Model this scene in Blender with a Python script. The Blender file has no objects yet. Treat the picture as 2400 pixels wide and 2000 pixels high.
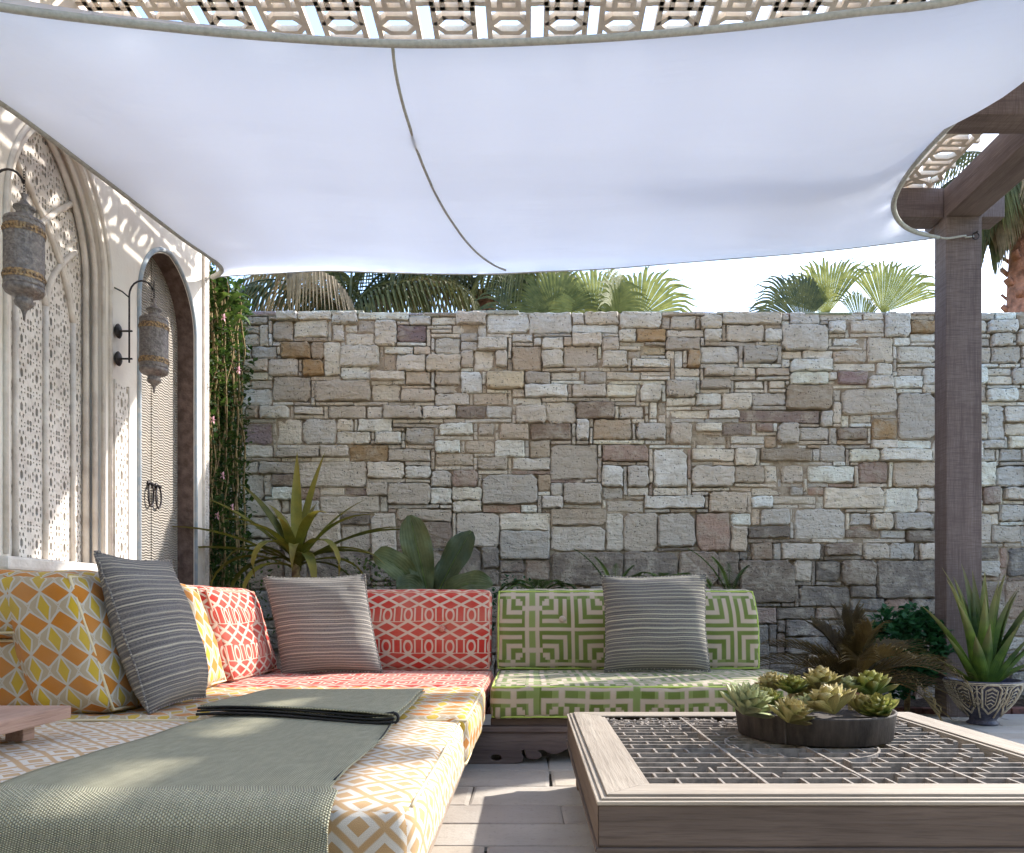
import bpy, bmesh, math, random
from math import sin, cos, pi, radians, sqrt, atan2
from mathutils import Vector, Matrix, noise
from mathutils.geometry import delaunay_2d_cdt
from mathutils.bvhtree import BVHTree

rnd = random.Random(7)
scene = bpy.context.scene
C = scene.collection

# ---------------------------------------------------------------- camera
cam_d = bpy.data.cameras.new('camera')
cam = bpy.data.objects.new('camera', cam_d)
C.objects.link(cam)
EYE = 0.75
cam.location = (0, 0, EYE)
cam.rotation_euler = (radians(90), 0, 0)
cam_d.sensor_width = 36
cam_d.lens = 27.0
cam_d.shift_x = -40 / 2400
cam_d.shift_y = 415 / 2400
cam_d.clip_start = 0.05
cam_d.clip_end = 2000
scene.camera = cam

# ---------------------------------------------------------------- light
SUN = Vector((1.14, 0.72, 1.0)).normalized()
SUN_EL = math.asin(SUN.z)
SUN_AZ = atan2(SUN.x, SUN.y)
world = bpy.data.worlds.new('World')
scene.world = world
world.use_nodes = True
wn = world.node_tree
bg = wn.nodes['Background']
sky = wn.nodes.new('ShaderNodeTexSky')
sky.sky_type = 'NISHITA'
sky.sun_disc = False
sky.sun_elevation = SUN_EL
sky.sun_rotation = SUN_AZ
sky.air_density = 1.0
sky.dust_density = 0.9
sky.ozone_density = 1.2
wn.links.new(sky.outputs[0], bg.inputs[0])
bg.inputs[1].default_value = 0.15
sd = bpy.data.lights.new('sun', 'SUN')
sd.energy = 2.0
sd.angle = radians(0.9)
sd.color = (1.0, 0.95, 0.88)
sun = bpy.data.objects.new('sun', sd)
C.objects.link(sun)
sun.rotation_euler = (-SUN).to_track_quat('-Z', 'Y').to_euler()
scene.view_settings.view_transform = 'Standard'
scene.view_settings.look = 'None'
scene.view_settings.exposure = 2.12
scene.view_settings.gamma = 1
scene.view_settings.use_curve_mapping = False

# ---------------------------------------------------------------- helpers
def at(px, py, Y):
    """real place of a measured point: photograph pixel plus its distance"""
    return Vector(((px - 1240) / 1800 * Y, Y, EYE + (1415 - py) / 1800 * Y))

def link(o, parent=None):
    C.objects.link(o)
    if parent: o.parent = parent
    return o

def empty(name, loc=(0, 0, 0), parent=None, rz=0):
    o = bpy.data.objects.new(name, None)
    o.location = loc
    o.rotation_euler = (0, 0, rz)
    o.empty_display_size = 0.05
    return link(o, parent)

def tag(o, label=None, cat=None, group=None, kind=None):
    if label: o['label'] = label
    if cat: o['category'] = cat
    if group: o['group'] = group
    if kind: o['kind'] = kind
    return o

class MB:
    def __init__(s):
        s.v = []; s.f = []; s.uv = []; s.col = []
    def add(s, vs, fs, uvs=None, col=None):
        o = len(s.v)
        s.v += [tuple(p) for p in vs]
        for i, f in enumerate(fs):
            s.f.append([o + k for k in f])
            s.uv.append([uvs[k] for k in f] if uvs else [(0, 0)] * len(f))
            s.col.append(col)
        return s
    def box(s, x0, y0, z0, x1, y1, z1, b=0.0):
        if b <= 0:
            vs = [(x, y, z) for x in (x0, x1) for y in (y0, y1) for z in (z0, z1)]
            s.add(vs, [(0, 1, 3, 2), (4, 6, 7, 5), (0, 4, 5, 1), (2, 3, 7, 6), (0, 2, 6, 4), (1, 5, 7, 3)])
        else:
            bm = bmesh.new()
            bmesh.ops.create_cube(bm, size=1)
            for v in bm.verts:
                v.co = Vector(((x0 + x1) / 2 + v.co.x * (x1 - x0), (y0 + y1) / 2 + v.co.y * (y1 - y0), (z0 + z1) / 2 + v.co.z * (z1 - z0)))
            bmesh.ops.bevel(bm, geom=bm.edges[:], offset=b, segments=2, affect='EDGES', profile=0.6)
            bm.verts.ensure_lookup_table()
            s.add([v.co for v in bm.verts], [[v.index for v in f.verts] for f in bm.faces])
            bm.free()
        return s
    def obox(s, p, q, w, h, up=Vector((0, 0, 1))):
        p = Vector(p); q = Vector(q)
        d = (q - p).normalized()
        r = d.cross(up).normalized() * (w / 2)
        u = up * (h / 2)
        vs = [p - r - u, p + r - u, p + r + u, p - r + u, q - r - u, q + r - u, q + r + u, q - r + u]
        s.add(vs, [(0, 1, 2, 3), (7, 6, 5, 4), (0, 4, 5, 1), (1, 5, 6, 2), (2, 6, 7, 3), (3, 7, 4, 0)])
        return s
    def tube(s, pts, r, n=8, closed=False):
        pts = [Vector(p) for p in pts]
        m = len(pts)
        rs = r if isinstance(r, (list, tuple)) else [r] * m
        base = len(s.v)
        ref = Vector((0, 0, 1))
        vs = []; uvs = []
        L = 0
        for i, p in enumerate(pts):
            a = pts[i - 1] if (i > 0 or closed) else p
            b = pts[(i + 1) % m] if (i < m - 1 or closed) else p
            t = (b - a).normalized()
            if i == 0 and abs(t.z) > 0.9: ref = Vector((0, 1, 0))
            x = t.cross(ref)
            if x.length < 1e-4: x = t.cross(Vector((1, 0, 0)))
            x.normalize()
            y = x.cross(t).normalized()
            ref = y
            if i: L += (p - pts[i - 1]).length
            for k in range(n):
                an = 2 * pi * k / n
                vs.append(p + (x * cos(an) + y * sin(an)) * rs[i])
                uvs.append((rs[i] * an, L))
        fs = []
        for i in range(m if closed else m - 1):
            j = (i + 1) % m
            for k in range(n):
                l = (k + 1) % n
                fs.append((i * n + k, j * n + k, j * n + l, i * n + l))
        if not closed:
            fs.append(tuple(range(n)))
            fs.append(tuple((m - 1) * n + k for k in reversed(range(n))))
        s.add(vs, fs, uvs)
        return s
    def lathe(s, prof, n=32, c=(0, 0, 0), caps=True):
        vs = []; uvs = []; fs = []
        m = len(prof)
        for i, (r, z) in enumerate(prof):
            for k in range(n):
                a = 2 * pi * k / n
                vs.append((c[0] + r * cos(a), c[1] + r * sin(a), c[2] + z))
                uvs.append((a * 0.2, z))
        for i in range(m - 1):
            for k in range(n):
                l = (k + 1) % n
                fs.append((i * n + k, i * n + l, (i + 1) * n + l, (i + 1) * n + k))
        if caps:
            fs.append(tuple(reversed(range(n))))
            fs.append(tuple((m - 1) * n + k for k in range(n)))
        s.add(vs, fs, uvs)
        return s
    def mesh(s, name, mat=None, smooth=False):
        me = bpy.data.meshes.new(name)
        me.from_pydata(s.v, [], s.f)
        uvl = me.uv_layers.new(name='UVMap')
        flat = [c for f in s.uv for p in f for c in p]
        if len(flat) == len(uvl.data) * 2:
            uvl.data.foreach_set('uv', flat)
        if any(c for c in s.col):
            at_ = me.color_attributes.new('tone', 'FLOAT_COLOR', 'CORNER')
            arr = []
            for f, c in zip(s.f, s.col):
                arr += list(c if c else (0.5, 0.5, 0.5, 1)) * len(f)
            at_.data.foreach_set('color', arr)
        if mat: me.materials.append(mat)
        if smooth:
            me.polygons.foreach_set('use_smooth', [True] * len(me.polygons))
        me.update()
        return me
    def build(s, name, mat, parent=None, smooth=False, loc=None):
        o = bpy.data.objects.new(name, s.mesh(name, mat, smooth))
        if loc is not None: o.location = loc
        return link(o, parent)

def smooth_by_angle(o, deg=35):
    me = o.data
    me.polygons.foreach_set('use_smooth', [True] * len(me.polygons))
    bm = bmesh.new(); bm.from_mesh(me)
    for e in bm.edges:
        if len(e.link_faces) == 2 and e.calc_face_angle(0) > radians(deg): e.smooth = False
    bm.to_mesh(me); bm.free()
    return o

def shape_mesh(name, loops, thick, mat, parent=None, frame='YZ', origin=(0, 0, 0), bevel=0.0):
    """flat outline with holes given real thickness (2-D curve filled and extruded)"""
    cu = bpy.data.curves.new(name, 'CURVE')
    cu.dimensions = '2D'; cu.fill_mode = 'BOTH'; cu.extrude = thick / 2 - bevel; cu.bevel_depth = bevel; cu.bevel_resolution = 1
    for lp in loops:
        sp = cu.splines.new('POLY')
        sp.points.add(len(lp) - 1)
        for p, q in zip(sp.points, lp): p.co = (q[0], q[1], 0, 1)
        sp.use_cyclic_u = True
    tmp = bpy.data.objects.new('tmp', cu)
    C.objects.link(tmp)
    dg = bpy.context.evaluated_depsgraph_get()
    me = bpy.data.meshes.new_from_object(tmp.evaluated_get(dg))
    bpy.data.objects.remove(tmp); bpy.data.curves.remove(cu)
    me.name = name
    if frame == 'YZ': M = Matrix(((0, 0, 1, 0), (1, 0, 0, 0), (0, 1, 0, 0), (0, 0, 0, 1)))
    elif frame == 'XZ': M = Matrix(((1, 0, 0, 0), (0, 0, -1, 0), (0, 1, 0, 0), (0, 0, 0, 1)))
    else: M = Matrix.Identity(4)
    me.transform(M)
    me.materials.clear(); me.materials.append(mat)
    o = bpy.data.objects.new(name, me)
    o.location = origin
    return link(o, parent)

def arch(yc, hw, z0, zs, za, n=14):
    h = za - zs
    c = (hw * hw - h * h) / (2 * hw)
    R = hw - c
    a1 = atan2(h, -c)
    right = [(yc + c + R * cos(a1 * i / n), zs + R * sin(a1 * i / n)) for i in range(n + 1)]
    left = [(2 * yc - y, z) for y, z in reversed(right[:-1])]
    return [(yc + hw, z0)] + right + left + [(yc - hw, z0)]

def copy_tree(o, parent=None):
    c = o.copy(); C.objects.link(c)
    if parent: c.parent = parent
    for ch in list(o.children): copy_tree(ch, c)
    return c

# ---------------------------------------------------------------- materials
def srgb(r, g, b):
    f = lambda c: (c / 255) / 12.92 if c <= 10 else (((c / 255) + 0.055) / 1.055) ** 2.4
    return (f(r), f(g), f(b), 1)

NT = None
class V:
    def __init__(s, k): s.k = k
    def __add__(a, b): return mth('ADD', a, b)
    __radd__ = __add__
    def __sub__(a, b): return mth('SUBTRACT', a, b)
    def __rsub__(a, b): return mth('SUBTRACT', b, a)
    def __mul__(a, b): return mth('MULTIPLY', a, b)
    __rmul__ = __mul__
    def __truediv__(a, b): return mth('DIVIDE', a, b)
def mth(op, *a):
    n = NT.nodes.new('ShaderNodeMath'); n.operation = op
    for i, x in enumerate(a):
        if isinstance(x, V): NT.links.new(x.k, n.inputs[i])
        else: n.inputs[i].default_value = x
    return V(n.outputs[0])
fract = lambda x: mth('FRACT', x)
ab = lambda x: mth('ABSOLUTE', x)
mn = lambda a, b: mth('MINIMUM', a, b)
mx = lambda a, b: mth('MAXIMUM', a, b)
lt = lambda a, b: mth('LESS_THAN', a, b)
gt = lambda a, b: mth('GREATER_THAN', a, b)
sn = lambda a: mth('SINE', a)
def dist(x, p): return ab(fract(x / p + 0.5) - 0.5) * p
def band(x, c, w):
    """soft line of half-width w round c"""
    n = NT.nodes.new('ShaderNodeMapRange'); n.clamp = True
    NT.links.new(ab(x - c).k, n.inputs[0])
    n.inputs[1].default_value = w * 0.75; n.inputs[2].default_value = w * 1.25
    n.inputs[3].default_value = 1; n.inputs[4].default_value = 0
    return V(n.outputs[0])
def ramp(x, a, b, c=0.0, d=1.0):
    n = NT.nodes.new('ShaderNodeMapRange'); n.clamp = True
    NT.links.new(x.k, n.inputs[0])
    for i, q in enumerate((a, b, c, d)): n.inputs[i + 1].default_value = q
    return V(n.outputs[0])
def mixc(f, a, b):
    n = NT.nodes.new('ShaderNodeMix'); n.data_type = 'RGBA'
    if isinstance(f, V): NT.links.new(f.k, n.inputs[0])
    else: n.inputs[0].default_value = f
    for i, x in ((6, a), (7, b)):
        if isinstance(x, tuple): n.inputs[i].default_value = x
        else: NT.links.new(x, n.inputs[i])
    return n.outputs[2]
def mulc(col, f):
    n = NT.nodes.new('ShaderNodeMix'); n.data_type = 'RGBA'; n.blend_type = 'MULTIPLY'
    n.inputs[0].default_value = 1
    if isinstance(col, tuple): n.inputs[6].default_value = col
    else: NT.links.new(col, n.inputs[6])
    NT.links.new(f.k, n.inputs[7])
    return n.outputs[2]
def noise_t(scale, detail=4, rough=0.55, vec=None, stretch=None, src='pos', dist_=0.0):
    n = NT.nodes.new('ShaderNodeTexNoise')
    n.inputs['Scale'].default_value = scale; n.inputs['Detail'].default_value = detail; n.inputs['Roughness'].default_value = rough
    n.inputs['Distortion'].default_value = dist_
    NT.links.new(coords(src, stretch), n.inputs['Vector'])
    return V(n.outputs[0])
def coords(src='pos', stretch=None):
    if src == 'pos': k = NT.nodes.new('ShaderNodeNewGeometry').outputs['Position']
    elif src == 'obj': k = NT.nodes.new('ShaderNodeTexCoord').outputs['Object']
    else: k = NT.nodes.new('ShaderNodeTexCoord').outputs['UV']
    if stretch:
        m = NT.nodes.new('ShaderNodeMapping'); m.inputs['Scale'].default_value = stretch
        NT.links.new(k, m.inputs[0]); k = m.outputs[0]
    return k
def xyz(src='uv'):
    n = NT.nodes.new('ShaderNodeSeparateXYZ'); NT.links.new(coords(src), n.inputs[0])
    return V(n.outputs[0]), V(n.outputs[1]), V(n.outputs[2])
def vor(scale, src='pos', stretch=None, feature='F1'):
    n = NT.nodes.new('ShaderNodeTexVoronoi'); n.inputs['Scale'].default_value = scale; n.feature = feature
    NT.links.new(coords(src, stretch), n.inputs['Vector'])
    return V(n.outputs['Distance'])
def rand_obj(): return V(NT.nodes.new('ShaderNodeObjectInfo').outputs['Random'])
def attr(name):
    n = NT.nodes.new('ShaderNodeAttribute'); n.attribute_name = name
    return n.outputs['Color']
def material(name, fn, rough=0.8, spec=0.3, metal=0.0, sheen=0.0, trans=0.0):
    """fn returns (colour, bump height or None, bump distance)"""
    global NT
    m = bpy.data.materials.new(name); m.use_nodes = True
    NT = m.node_tree
    b = NT.nodes['Principled BSDF']
    r = fn()
    col = r[0]
    if isinstance(col, tuple): b.inputs['Base Color'].default_value = col
    else: NT.links.new(col, b.inputs['Base Color'])
    b.inputs['Roughness'].default_value = rough
    b.inputs['Specular IOR Level'].default_value = spec
    b.inputs['Metallic'].default_value = metal
    if sheen:
        b.inputs['Sheen Weight'].default_value = sheen; b.inputs['Sheen Roughness'].default_value = 0.5
    nrm = None
    if len(r) > 1 and r[1] is not None:
        bp = NT.nodes.new('ShaderNodeBump'); bp.inputs['Distance'].default_value = r[2]
        bp.inputs['Strength'].default_value = 1
        NT.links.new(r[1].k, bp.inputs['Height'])
        NT.links.new(bp.outputs[0], b.inputs['Normal'])
    if trans:
        t = NT.nodes.new('ShaderNodeBsdfTranslucent')
        if isinstance(col, tuple): t.inputs[0].default_value = col
        else: NT.links.new(col, t.inputs[0])
        mxs = NT.nodes.new('ShaderNodeMixShader'); mxs.inputs[0].default_value = trans
        out = NT.nodes['Material Output']
        NT.links.new(b.outputs[0], mxs.inputs[1]); NT.links.new(t.outputs[0], mxs.inputs[2])
        NT.links.new(mxs.outputs[0], out.inputs[0])
    return m

M = {}
def m_plaster():
    n = noise_t(2.5, 5); f = noise_t(60, 3); st = noise_t(9, 5, 0.6, stretch=(1, 1, .25))
    c = mixc(ramp(n, .35, .7), srgb(232, 224, 212), srgb(218, 208, 196))
    c = mixc(ramp(st, .55, .8, 0, .35), c, srgb(176, 164, 150))
    return c, n * .5 + f * .15, .012
M['plaster'] = material('white_plaster', m_plaster, .85, .2)
M['plaster_trim'] = material('carved_plaster', lambda: (mixc(ramp(noise_t(12, 4), .4, .7), srgb(222, 214, 204), srgb(198, 188, 178)), noise_t(50, 3), .004), .8, .2)
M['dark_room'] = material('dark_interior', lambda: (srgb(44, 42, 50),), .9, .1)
def wood(name, c1, c2, c3, axis, hatch=0.0, scale=1.0, src='pos'):
    def f():
        st = [22 * scale] * 3; st[axis] = 1.2 * scale
        st2 = [160] * 3; st2[axis] = 8
        g = noise_t(1, 6, .65, stretch=tuple(st), dist_=.6, src=src)
        h = noise_t(1, 3, .6, stretch=tuple(st2), src=src)
        b = noise_t(2.2, 3, src=src)
        c = mixc(ramp(g, .3, .7), c1, c2)
        c = mixc(ramp(h, .5, .75, 0, .65), c, c3)
        c = mixc(ramp(b, .45, .75, 0, .5), c, c3)
        hh = g + h * .5
        if hatch:
            st3 = [10] * 3; st3[axis] = 190
            k = noise_t(1, 2, .6, stretch=tuple(st3), src=src)
            c = mixc(ramp(k, .45, .62, 0, hatch), c, c1)
            hh = hh + k * .4
        return c, hh, .004
    return material(name, f, .72, .25)
pw = (srgb(92, 78, 74), srgb(122, 107, 102), srgb(144, 129, 123))
M['post_z'] = wood('weathered_post_wood', *pw, 2, .6)
M['post_y'] = wood('weathered_beam_wood', *pw, 1, .0)
M['post_x'] = wood('weathered_rafter_wood', *pw, 0, .6)
tw = (srgb(88, 76, 68), srgb(110, 96, 87), srgb(70, 59, 53))
M['table_x'] = wood('greyed_table_wood', *tw, 0)
M['table_y'] = wood('greyed_table_wood_long', *tw, 1)
tt = (srgb(150, 138, 124), srgb(168, 157, 142), srgb(124, 113, 101))
M['top_x'] = wood('pale_table_top_wood', *tt, 0)
M['top_y'] = wood('pale_table_top_wood_long', *tt, 1)
bw = (srgb(92, 78, 74), srgb(122, 106, 98), srgb(70, 58, 56))
M['base_x'] = wood('carved_base_wood', *bw, 0)
M['base_y'] = wood('carved_base_wood_long', *(srgb(150, 130, 112), srgb(170, 152, 134), srgb(120, 100, 86)), 1)
M['slab_y'] = wood('tray_wood', *(srgb(160, 128, 112), srgb(186, 154, 136), srgb(120, 92, 80)), 1)
M['grid'] = material('grey_grid_wood', lambda: (mixc(ramp(noise_t(40, 3), .4, .7), srgb(150, 140, 130), srgb(112, 104, 97)),), .6, .3)
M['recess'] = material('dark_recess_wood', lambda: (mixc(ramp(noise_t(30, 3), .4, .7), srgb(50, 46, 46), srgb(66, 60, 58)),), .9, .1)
M['lattice'] = material('sandy_lattice', lambda: (mixc(ramp(noise_t(14, 4), .4, .7), srgb(228, 215, 196), srgb(210, 195, 176)), noise_t(60, 3), .003), .75, .2)
M['rim'] = material('blue_grey_rim', lambda: (mixc(ramp(noise_t(25, 4), .4, .65), srgb(150, 164, 176), srgb(176, 180, 182)),), .7, .2)
M['reveal'] = material('brown_reveal', lambda: (mixc(ramp(noise_t(20, 5), .35, .7), srgb(88, 74, 68), srgb(124, 106, 98)), noise_t(45, 4), .006), .8, .2)
def m_door():
    u, v, w = xyz('obj')
    y, z = v, w
    wob = noise_t(7, 3, stretch=(1, 1, .6), src='obj')
    ph = z * 400 + wob * 16 + sn(y * 95) * 1.2
    s = sn(ph)
    g = noise_t(1, 3, src='obj', stretch=(6, 10, 80))
    b = noise_t(5, 4, src='obj')
    c = mixc(ramp(s + g * 1.4, -.6, 1.7), srgb(118, 110, 102), srgb(172, 163, 150))
    c = mixc(ramp(b, .4, .7, 0, .6), c, srgb(140, 136, 130))
    return c, s * .5 + g, .006
M['door'] = material('chiselled_door_wood', m_door, .75, .25)
def m_metal():
    u, v, z = xyz('obj')
    n = noise_t(60, 4, src='obj')
    c = mixc(ramp(n, .35, .7), srgb(104, 97, 95), srgb(146, 138, 132))
    return c, vor(110, 'obj'), .003
M['lantern'] = material('punched_lantern_metal', m_metal, .5, .5, .35)
M['brass'] = material('worn_brass', lambda: (mixc(ramp(noise_t(90, 3), .4, .6), srgb(170, 140, 100), srgb(100, 84, 72)),), .45, .5, .5)
M['iron'] = material('dark_iron', lambda: (mixc(ramp(noise_t(50, 3), .4, .7), srgb(48, 44, 46), srgb(78, 72, 70)),), .55, .4, .4)

# stone: tone comes with every stone
def m_stone():
    t = attr('tone')
    n = noise_t(9, 6, .65); f = noise_t(45, 4, .7); st = noise_t(1, 5, .6, stretch=(5, 5, 26)); pits = vor(34)
    c = mixc(ramp(n, .4, .7, 0, .35), t, srgb(174, 158, 138))
    c = mixc(ramp(n + f * .3, .62, .85, 0, .5), c, srgb(218, 208, 190))
    c = mixc(ramp(st, .5, .75, 0, .22), c, srgb(110, 100, 92))
    pit = ramp(pits * (f + .5), .08, .2, 1, 0)
    c = mixc(pit * .7, c, srgb(66, 58, 52))
    return c, n * 1.2 + f * .6 + st * .9 - pit * .35, .032
M['stone'] = material('rough_limestone', m_stone, .9, .15)
M['mortar'] = material('sandy_mortar', lambda: (mixc(ramp(noise_t(14, 5, .6), .35, .68), srgb(200, 184, 162), srgb(150, 136, 120)), noise_t(40, 5, .7), .02), .95, .1)
def m_slab():
    t = attr('tone')
    n = noise_t(3.2, 6, .6); f = noise_t(50, 4, .65)
    c = mixc(ramp(n, .35, .7, 0, .6), t, srgb(150, 140, 130))
    c = mixc(ramp(f, .56, .75, 0, .4), c, srgb(112, 102, 94))
    return c, n + f * .25, .008
M['slab'] = material('pale_paving_stone', m_slab, .75, .3)
M['joint'] = material('dark_joint', lambda: (mixc(ramp(noise_t(30, 4), .4, .65), srgb(62, 56, 50), srgb(92, 84, 74)),), .95, .1)
M['soil'] = material('garden_soil', lambda: (mixc(ramp(noise_t(18, 5), .4, .65), srgb(58, 46, 38), srgb(84, 70, 58)), noise_t(30, 5), .04), .95, .1)
M['brick'] = material('red_edging_brick', lambda: (mixc(ramp(noise_t(30, 4), .4, .65), srgb(122, 84, 76), srgb(96, 72, 68)), noise_t(60, 4), .006), .9, .1)
M['ground'] = material('dry_ground', lambda: (mixc(ramp(noise_t(.4, 5), .4, .65), srgb(74, 86, 48), srgb(92, 92, 58)),), .95, .1)

# fabrics, all measured in metres on the cloth
def weave(u, v, k=900): return sn(u * k) * sn(v * k)
CR = srgb(206, 184, 152)
def m_yellow():
    u, v, _ = xyz()
    P, Q = .100, .104
    o = dist(u, P) / .046 + dist(v, Q) / .036
    y = dist(u + P / 2, P) / .021 + dist(v + Q / 2, Q) / .042
    line = mx(band(o, 1.12, .10), band(y, 1.16, .16))
    l2 = band(ab(dist(u, P) * 1.0 - dist(v + Q / 2, Q) * .62), 0, .0022)
    c = mixc(mx(line, l2 * .8), CR, srgb(226, 216, 200))
    c = mixc(lt(o, 1), c, srgb(222, 140, 52))
    c = mixc(lt(y, 1), c, srgb(226, 186, 56))
    c = mixc(ramp(noise_t(5, 4), .4, .7, 0, .25), c, CR)
    w = noise_t(700, 2, src='uv')
    return mulc(c, ramp(w, .2, .8, .62, .84)), w + noise_t(12, 3, src='uv') * 2, .0015
M['yellow'] = material('yellow_orange_diamond_fabric', m_yellow, .9, .15, sheen=.1)
def m_tan():
    u, v, _ = xyz()
    P = .102
    a = mn(dist(u + v, P), dist(u - v, P))
    d = dist(u + P / 2, P) + dist(v, P)
    d2 = dist(u, P) + dist(v + P / 2, P)
    c = mixc(band(a, 0, .0095), srgb(226, 216, 202), srgb(204, 166, 120))
    c = mixc(lt(mn(d, d2), .022), c, srgb(204, 166, 120))
    w = noise_t(600, 2, src='uv')
    return mulc(c, ramp(w, .2, .8, .72, .90)), w + noise_t(12, 3, src='uv') * 2, .0015
M['tan'] = material('white_and_tan_trellis_fabric', m_tan, .9, .15, sheen=.1)
def m_red():
    u, v, _ = xyz()
    P, Q = .118, .176
    y = fract(v / Q) * Q
    k = .062
    l1 = mx(band(fract(u / P + v / k), .5, .12), band(fract(u / P - v / k), .5, .12))
    vb = y - .138
    du = dist(u, P)
    e = mth('SQRT', (du / .021) * (du / .021) + (vb / .034) * (vb / .034))
    l2 = mx(band(e, 1, .24), band(dist(u + P / 2, P), .020, .0045))
    l2 = mx(l2, band(y, .1, .004))
    m = gt(y, .1)
    ln = l1 * (1 - m) + l2 * m
    c = mixc(mn(ln, 1), srgb(208, 62, 50), srgb(230, 206, 184))
    c = mixc(ramp(noise_t(5, 4), .4, .7, 0, .28), c, srgb(222, 176, 152))
    w = noise_t(700, 2, src='uv')
    return mulc(c, ramp(w, .2, .8, .62, .82)), w, .0012
M['red'] = material('red_trellis_fabric', m_red, .9, .15, sheen=.1)
def m_green():
    u, v, _ = xyz()
    P = .458
    a = dist(u, P); b = dist(v, P)
    m = mn(a, b); M_ = mx(a, b)
    ln = mx(band(m, 0, .0095), mx(band(m, .0445, .0115), band(m, .094, .0125)))
    ln = mx(ln, band(m, .146, .013)) * lt(M_, .172)
    outer = mx(band(M_, .2, .0115), band(m, 0, .0095)) * gt(M_, .172)
    wv = gt(M_, .172) * band(m, .118, .014)
    c1 = srgb(106, 122, 50); c2 = srgb(142, 156, 90)
    g = mixc(gt(M_, .168) * lt(dist(u + v * 0, .118), .03), c1, c2)
    big = noise_t(6, 3, src='uv')
    g = mixc(ramp(big, .35, .7, 0, .5), g, c2)
    c = mixc(mn(mx(mx(ln, outer), wv), 1), g, srgb(206, 186, 164))
    w = noise_t(700, 2, src='uv')
    return mulc(c, ramp(w, .2, .8, .62, .82)), w, .0012
M['green'] = material('green_key_pattern_fabric', m_green, .85, .2, sheen=.15)
def stripes(base1, base2, line):
    def f():
        u, v, _ = xyz()
        wv = noise_t(5, 2, src='uv', stretch=(1, .3, 1))
        vv = v + wv * .012
        big = noise_t(1, 2, src='uv', stretch=(.6, 34, 1))
        l = band(fract(vv / .0190), .5, .13) * ramp(big, .34, .56, .15, 1)
        l3 = band(fract(vv / .0086 + .3), .5, .16) * ramp(big, .44, .6, .1, .5)
        heat = noise_t(1, 4, .8, src='uv', stretch=(160, 420, 1))
        c = mixc(ramp(heat, .36, .62), base1, base2)
        c = mixc(ramp(noise_t(1, 3, .6, src='uv', stretch=(3, 26, 1)), .42, .62, 0, .45), c, base1)
        c = mixc(mx(l, l3) * ramp(heat, .25, .55, .5, .9), c, line)
        kn = weave(u, v, 1400)
        return c, kn * .4 + l * .6 + heat, .003
    return f
M['stripe_blue'] = material('slate_striped_knit', stripes(srgb(74, 69, 73), srgb(140, 132, 127), srgb(208, 194, 172)), .95, .1, sheen=.2)
M['stripe_mauve'] = material('mauve_striped_knit', stripes(srgb(82, 78, 79), srgb(148, 143, 136), srgb(212, 202, 186)), .95, .1, sheen=.2)
M['stripe_grey'] = material('charcoal_striped_knit', stripes(srgb(72, 69, 74), srgb(134, 128, 122), srgb(206, 199, 174)), .95, .1, sheen=.2)
def m_throw():
    u, v, _ = xyz()
    a = ab(sn(u * 600)) * ab(sn(v * 720 + gt(fract(u * 600 / (2 * pi)), .5) * 1.57))
    n = noise_t(1, 3, src='uv', stretch=(70, 14, 1)); n2 = noise_t(22, 4, src='uv')
    c = mixc(ramp(a + n * .5, .25, 1.05), srgb(116, 113, 94), srgb(210, 204, 172))
    c = mixc(ramp(n2, .4, .7, 0, .3), c, srgb(144, 139, 114))
    return c, a, .004
M['throw'] = material('sage_woven_throw', m_throw, .95, .1, sheen=.15)
M['binding'] = material('black_binding', lambda: (srgb(26, 26, 28),), .6, .3)
M['piping_y'] = material('cream_piping', lambda: (srgb(214, 196, 160),), .85, .2)
M['piping_r'] = material('pale_red_piping', lambda: (srgb(206, 150, 130),), .85, .2)
M['piping_g'] = material('lime_piping', lambda: (srgb(172, 190, 96),), .85, .2)
def m_sail():
    u, v, _ = xyz()
    n = noise_t(1, 3, src='uv', stretch=(1.2, 7, 1))
    w = noise_t(1, 3, src='uv', stretch=(4, 1, 1))
    return (.855, .88, .935, 1), n * .4 + w * .25, .12
M['sail'] = material('white_sailcloth', m_sail, .8, .15, trans=.93)
M['hem'] = material('grey_sail_hem', lambda: (mixc(ramp(noise_t(60, 3), .4, .7), srgb(180, 180, 174), srgb(160, 160, 154)),), .85, .15)
def leafm(name, c1, c2, tip=None, trans=.3, rough=.5, k=12):
    def f():
        u, v, _ = xyz()
        r = rand_obj()
        n = noise_t(k, 4)
        c = mixc(ramp(n + r * .3 - .15, .3, .75), c1, c2)
        if tip: c = mixc(ramp(v, .55, 1.0, 0, .8), c, tip)
        c = mulc(c, ramp(r, 0, 1, .8, 1.15))
        vein = sn(u * 60)
        return c, n + vein * .12, .004
    return material(name, f, rough, .35, trans=trans)
M['dracaena'] = leafm('olive_strap_leaf', srgb(82, 88, 30), srgb(128, 122, 44), srgb(150, 132, 60))
M['ficus'] = leafm('dull_broad_leaf', srgb(62, 76, 46), srgb(94, 104, 68), None, .2, .45, 16)
M['fern'] = leafm('fern_green', srgb(62, 84, 36), srgb(102, 124, 58), None, .3)
M['brown_palm'] = leafm('bronze_frond', srgb(88, 72, 42), srgb(124, 104, 58), srgb(150, 122, 60), .25)
M['bush'] = leafm('dark_bush_leaf', srgb(40, 92, 52), srgb(74, 132, 72), None, .3)
M['aloe'] = leafm('aloe_leaf', srgb(66, 96, 42), srgb(116, 146, 56), srgb(190, 178, 130), .3, .4)
M['added_hedge'] = leafm('added_hedge_green', srgb(38, 52, 30), srgb(66, 82, 46), None, 0, .7, 20)
M['ivy'] = leafm('ivy_leaf', srgb(48, 76, 30), srgb(106, 126, 56), None, .4)
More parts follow.
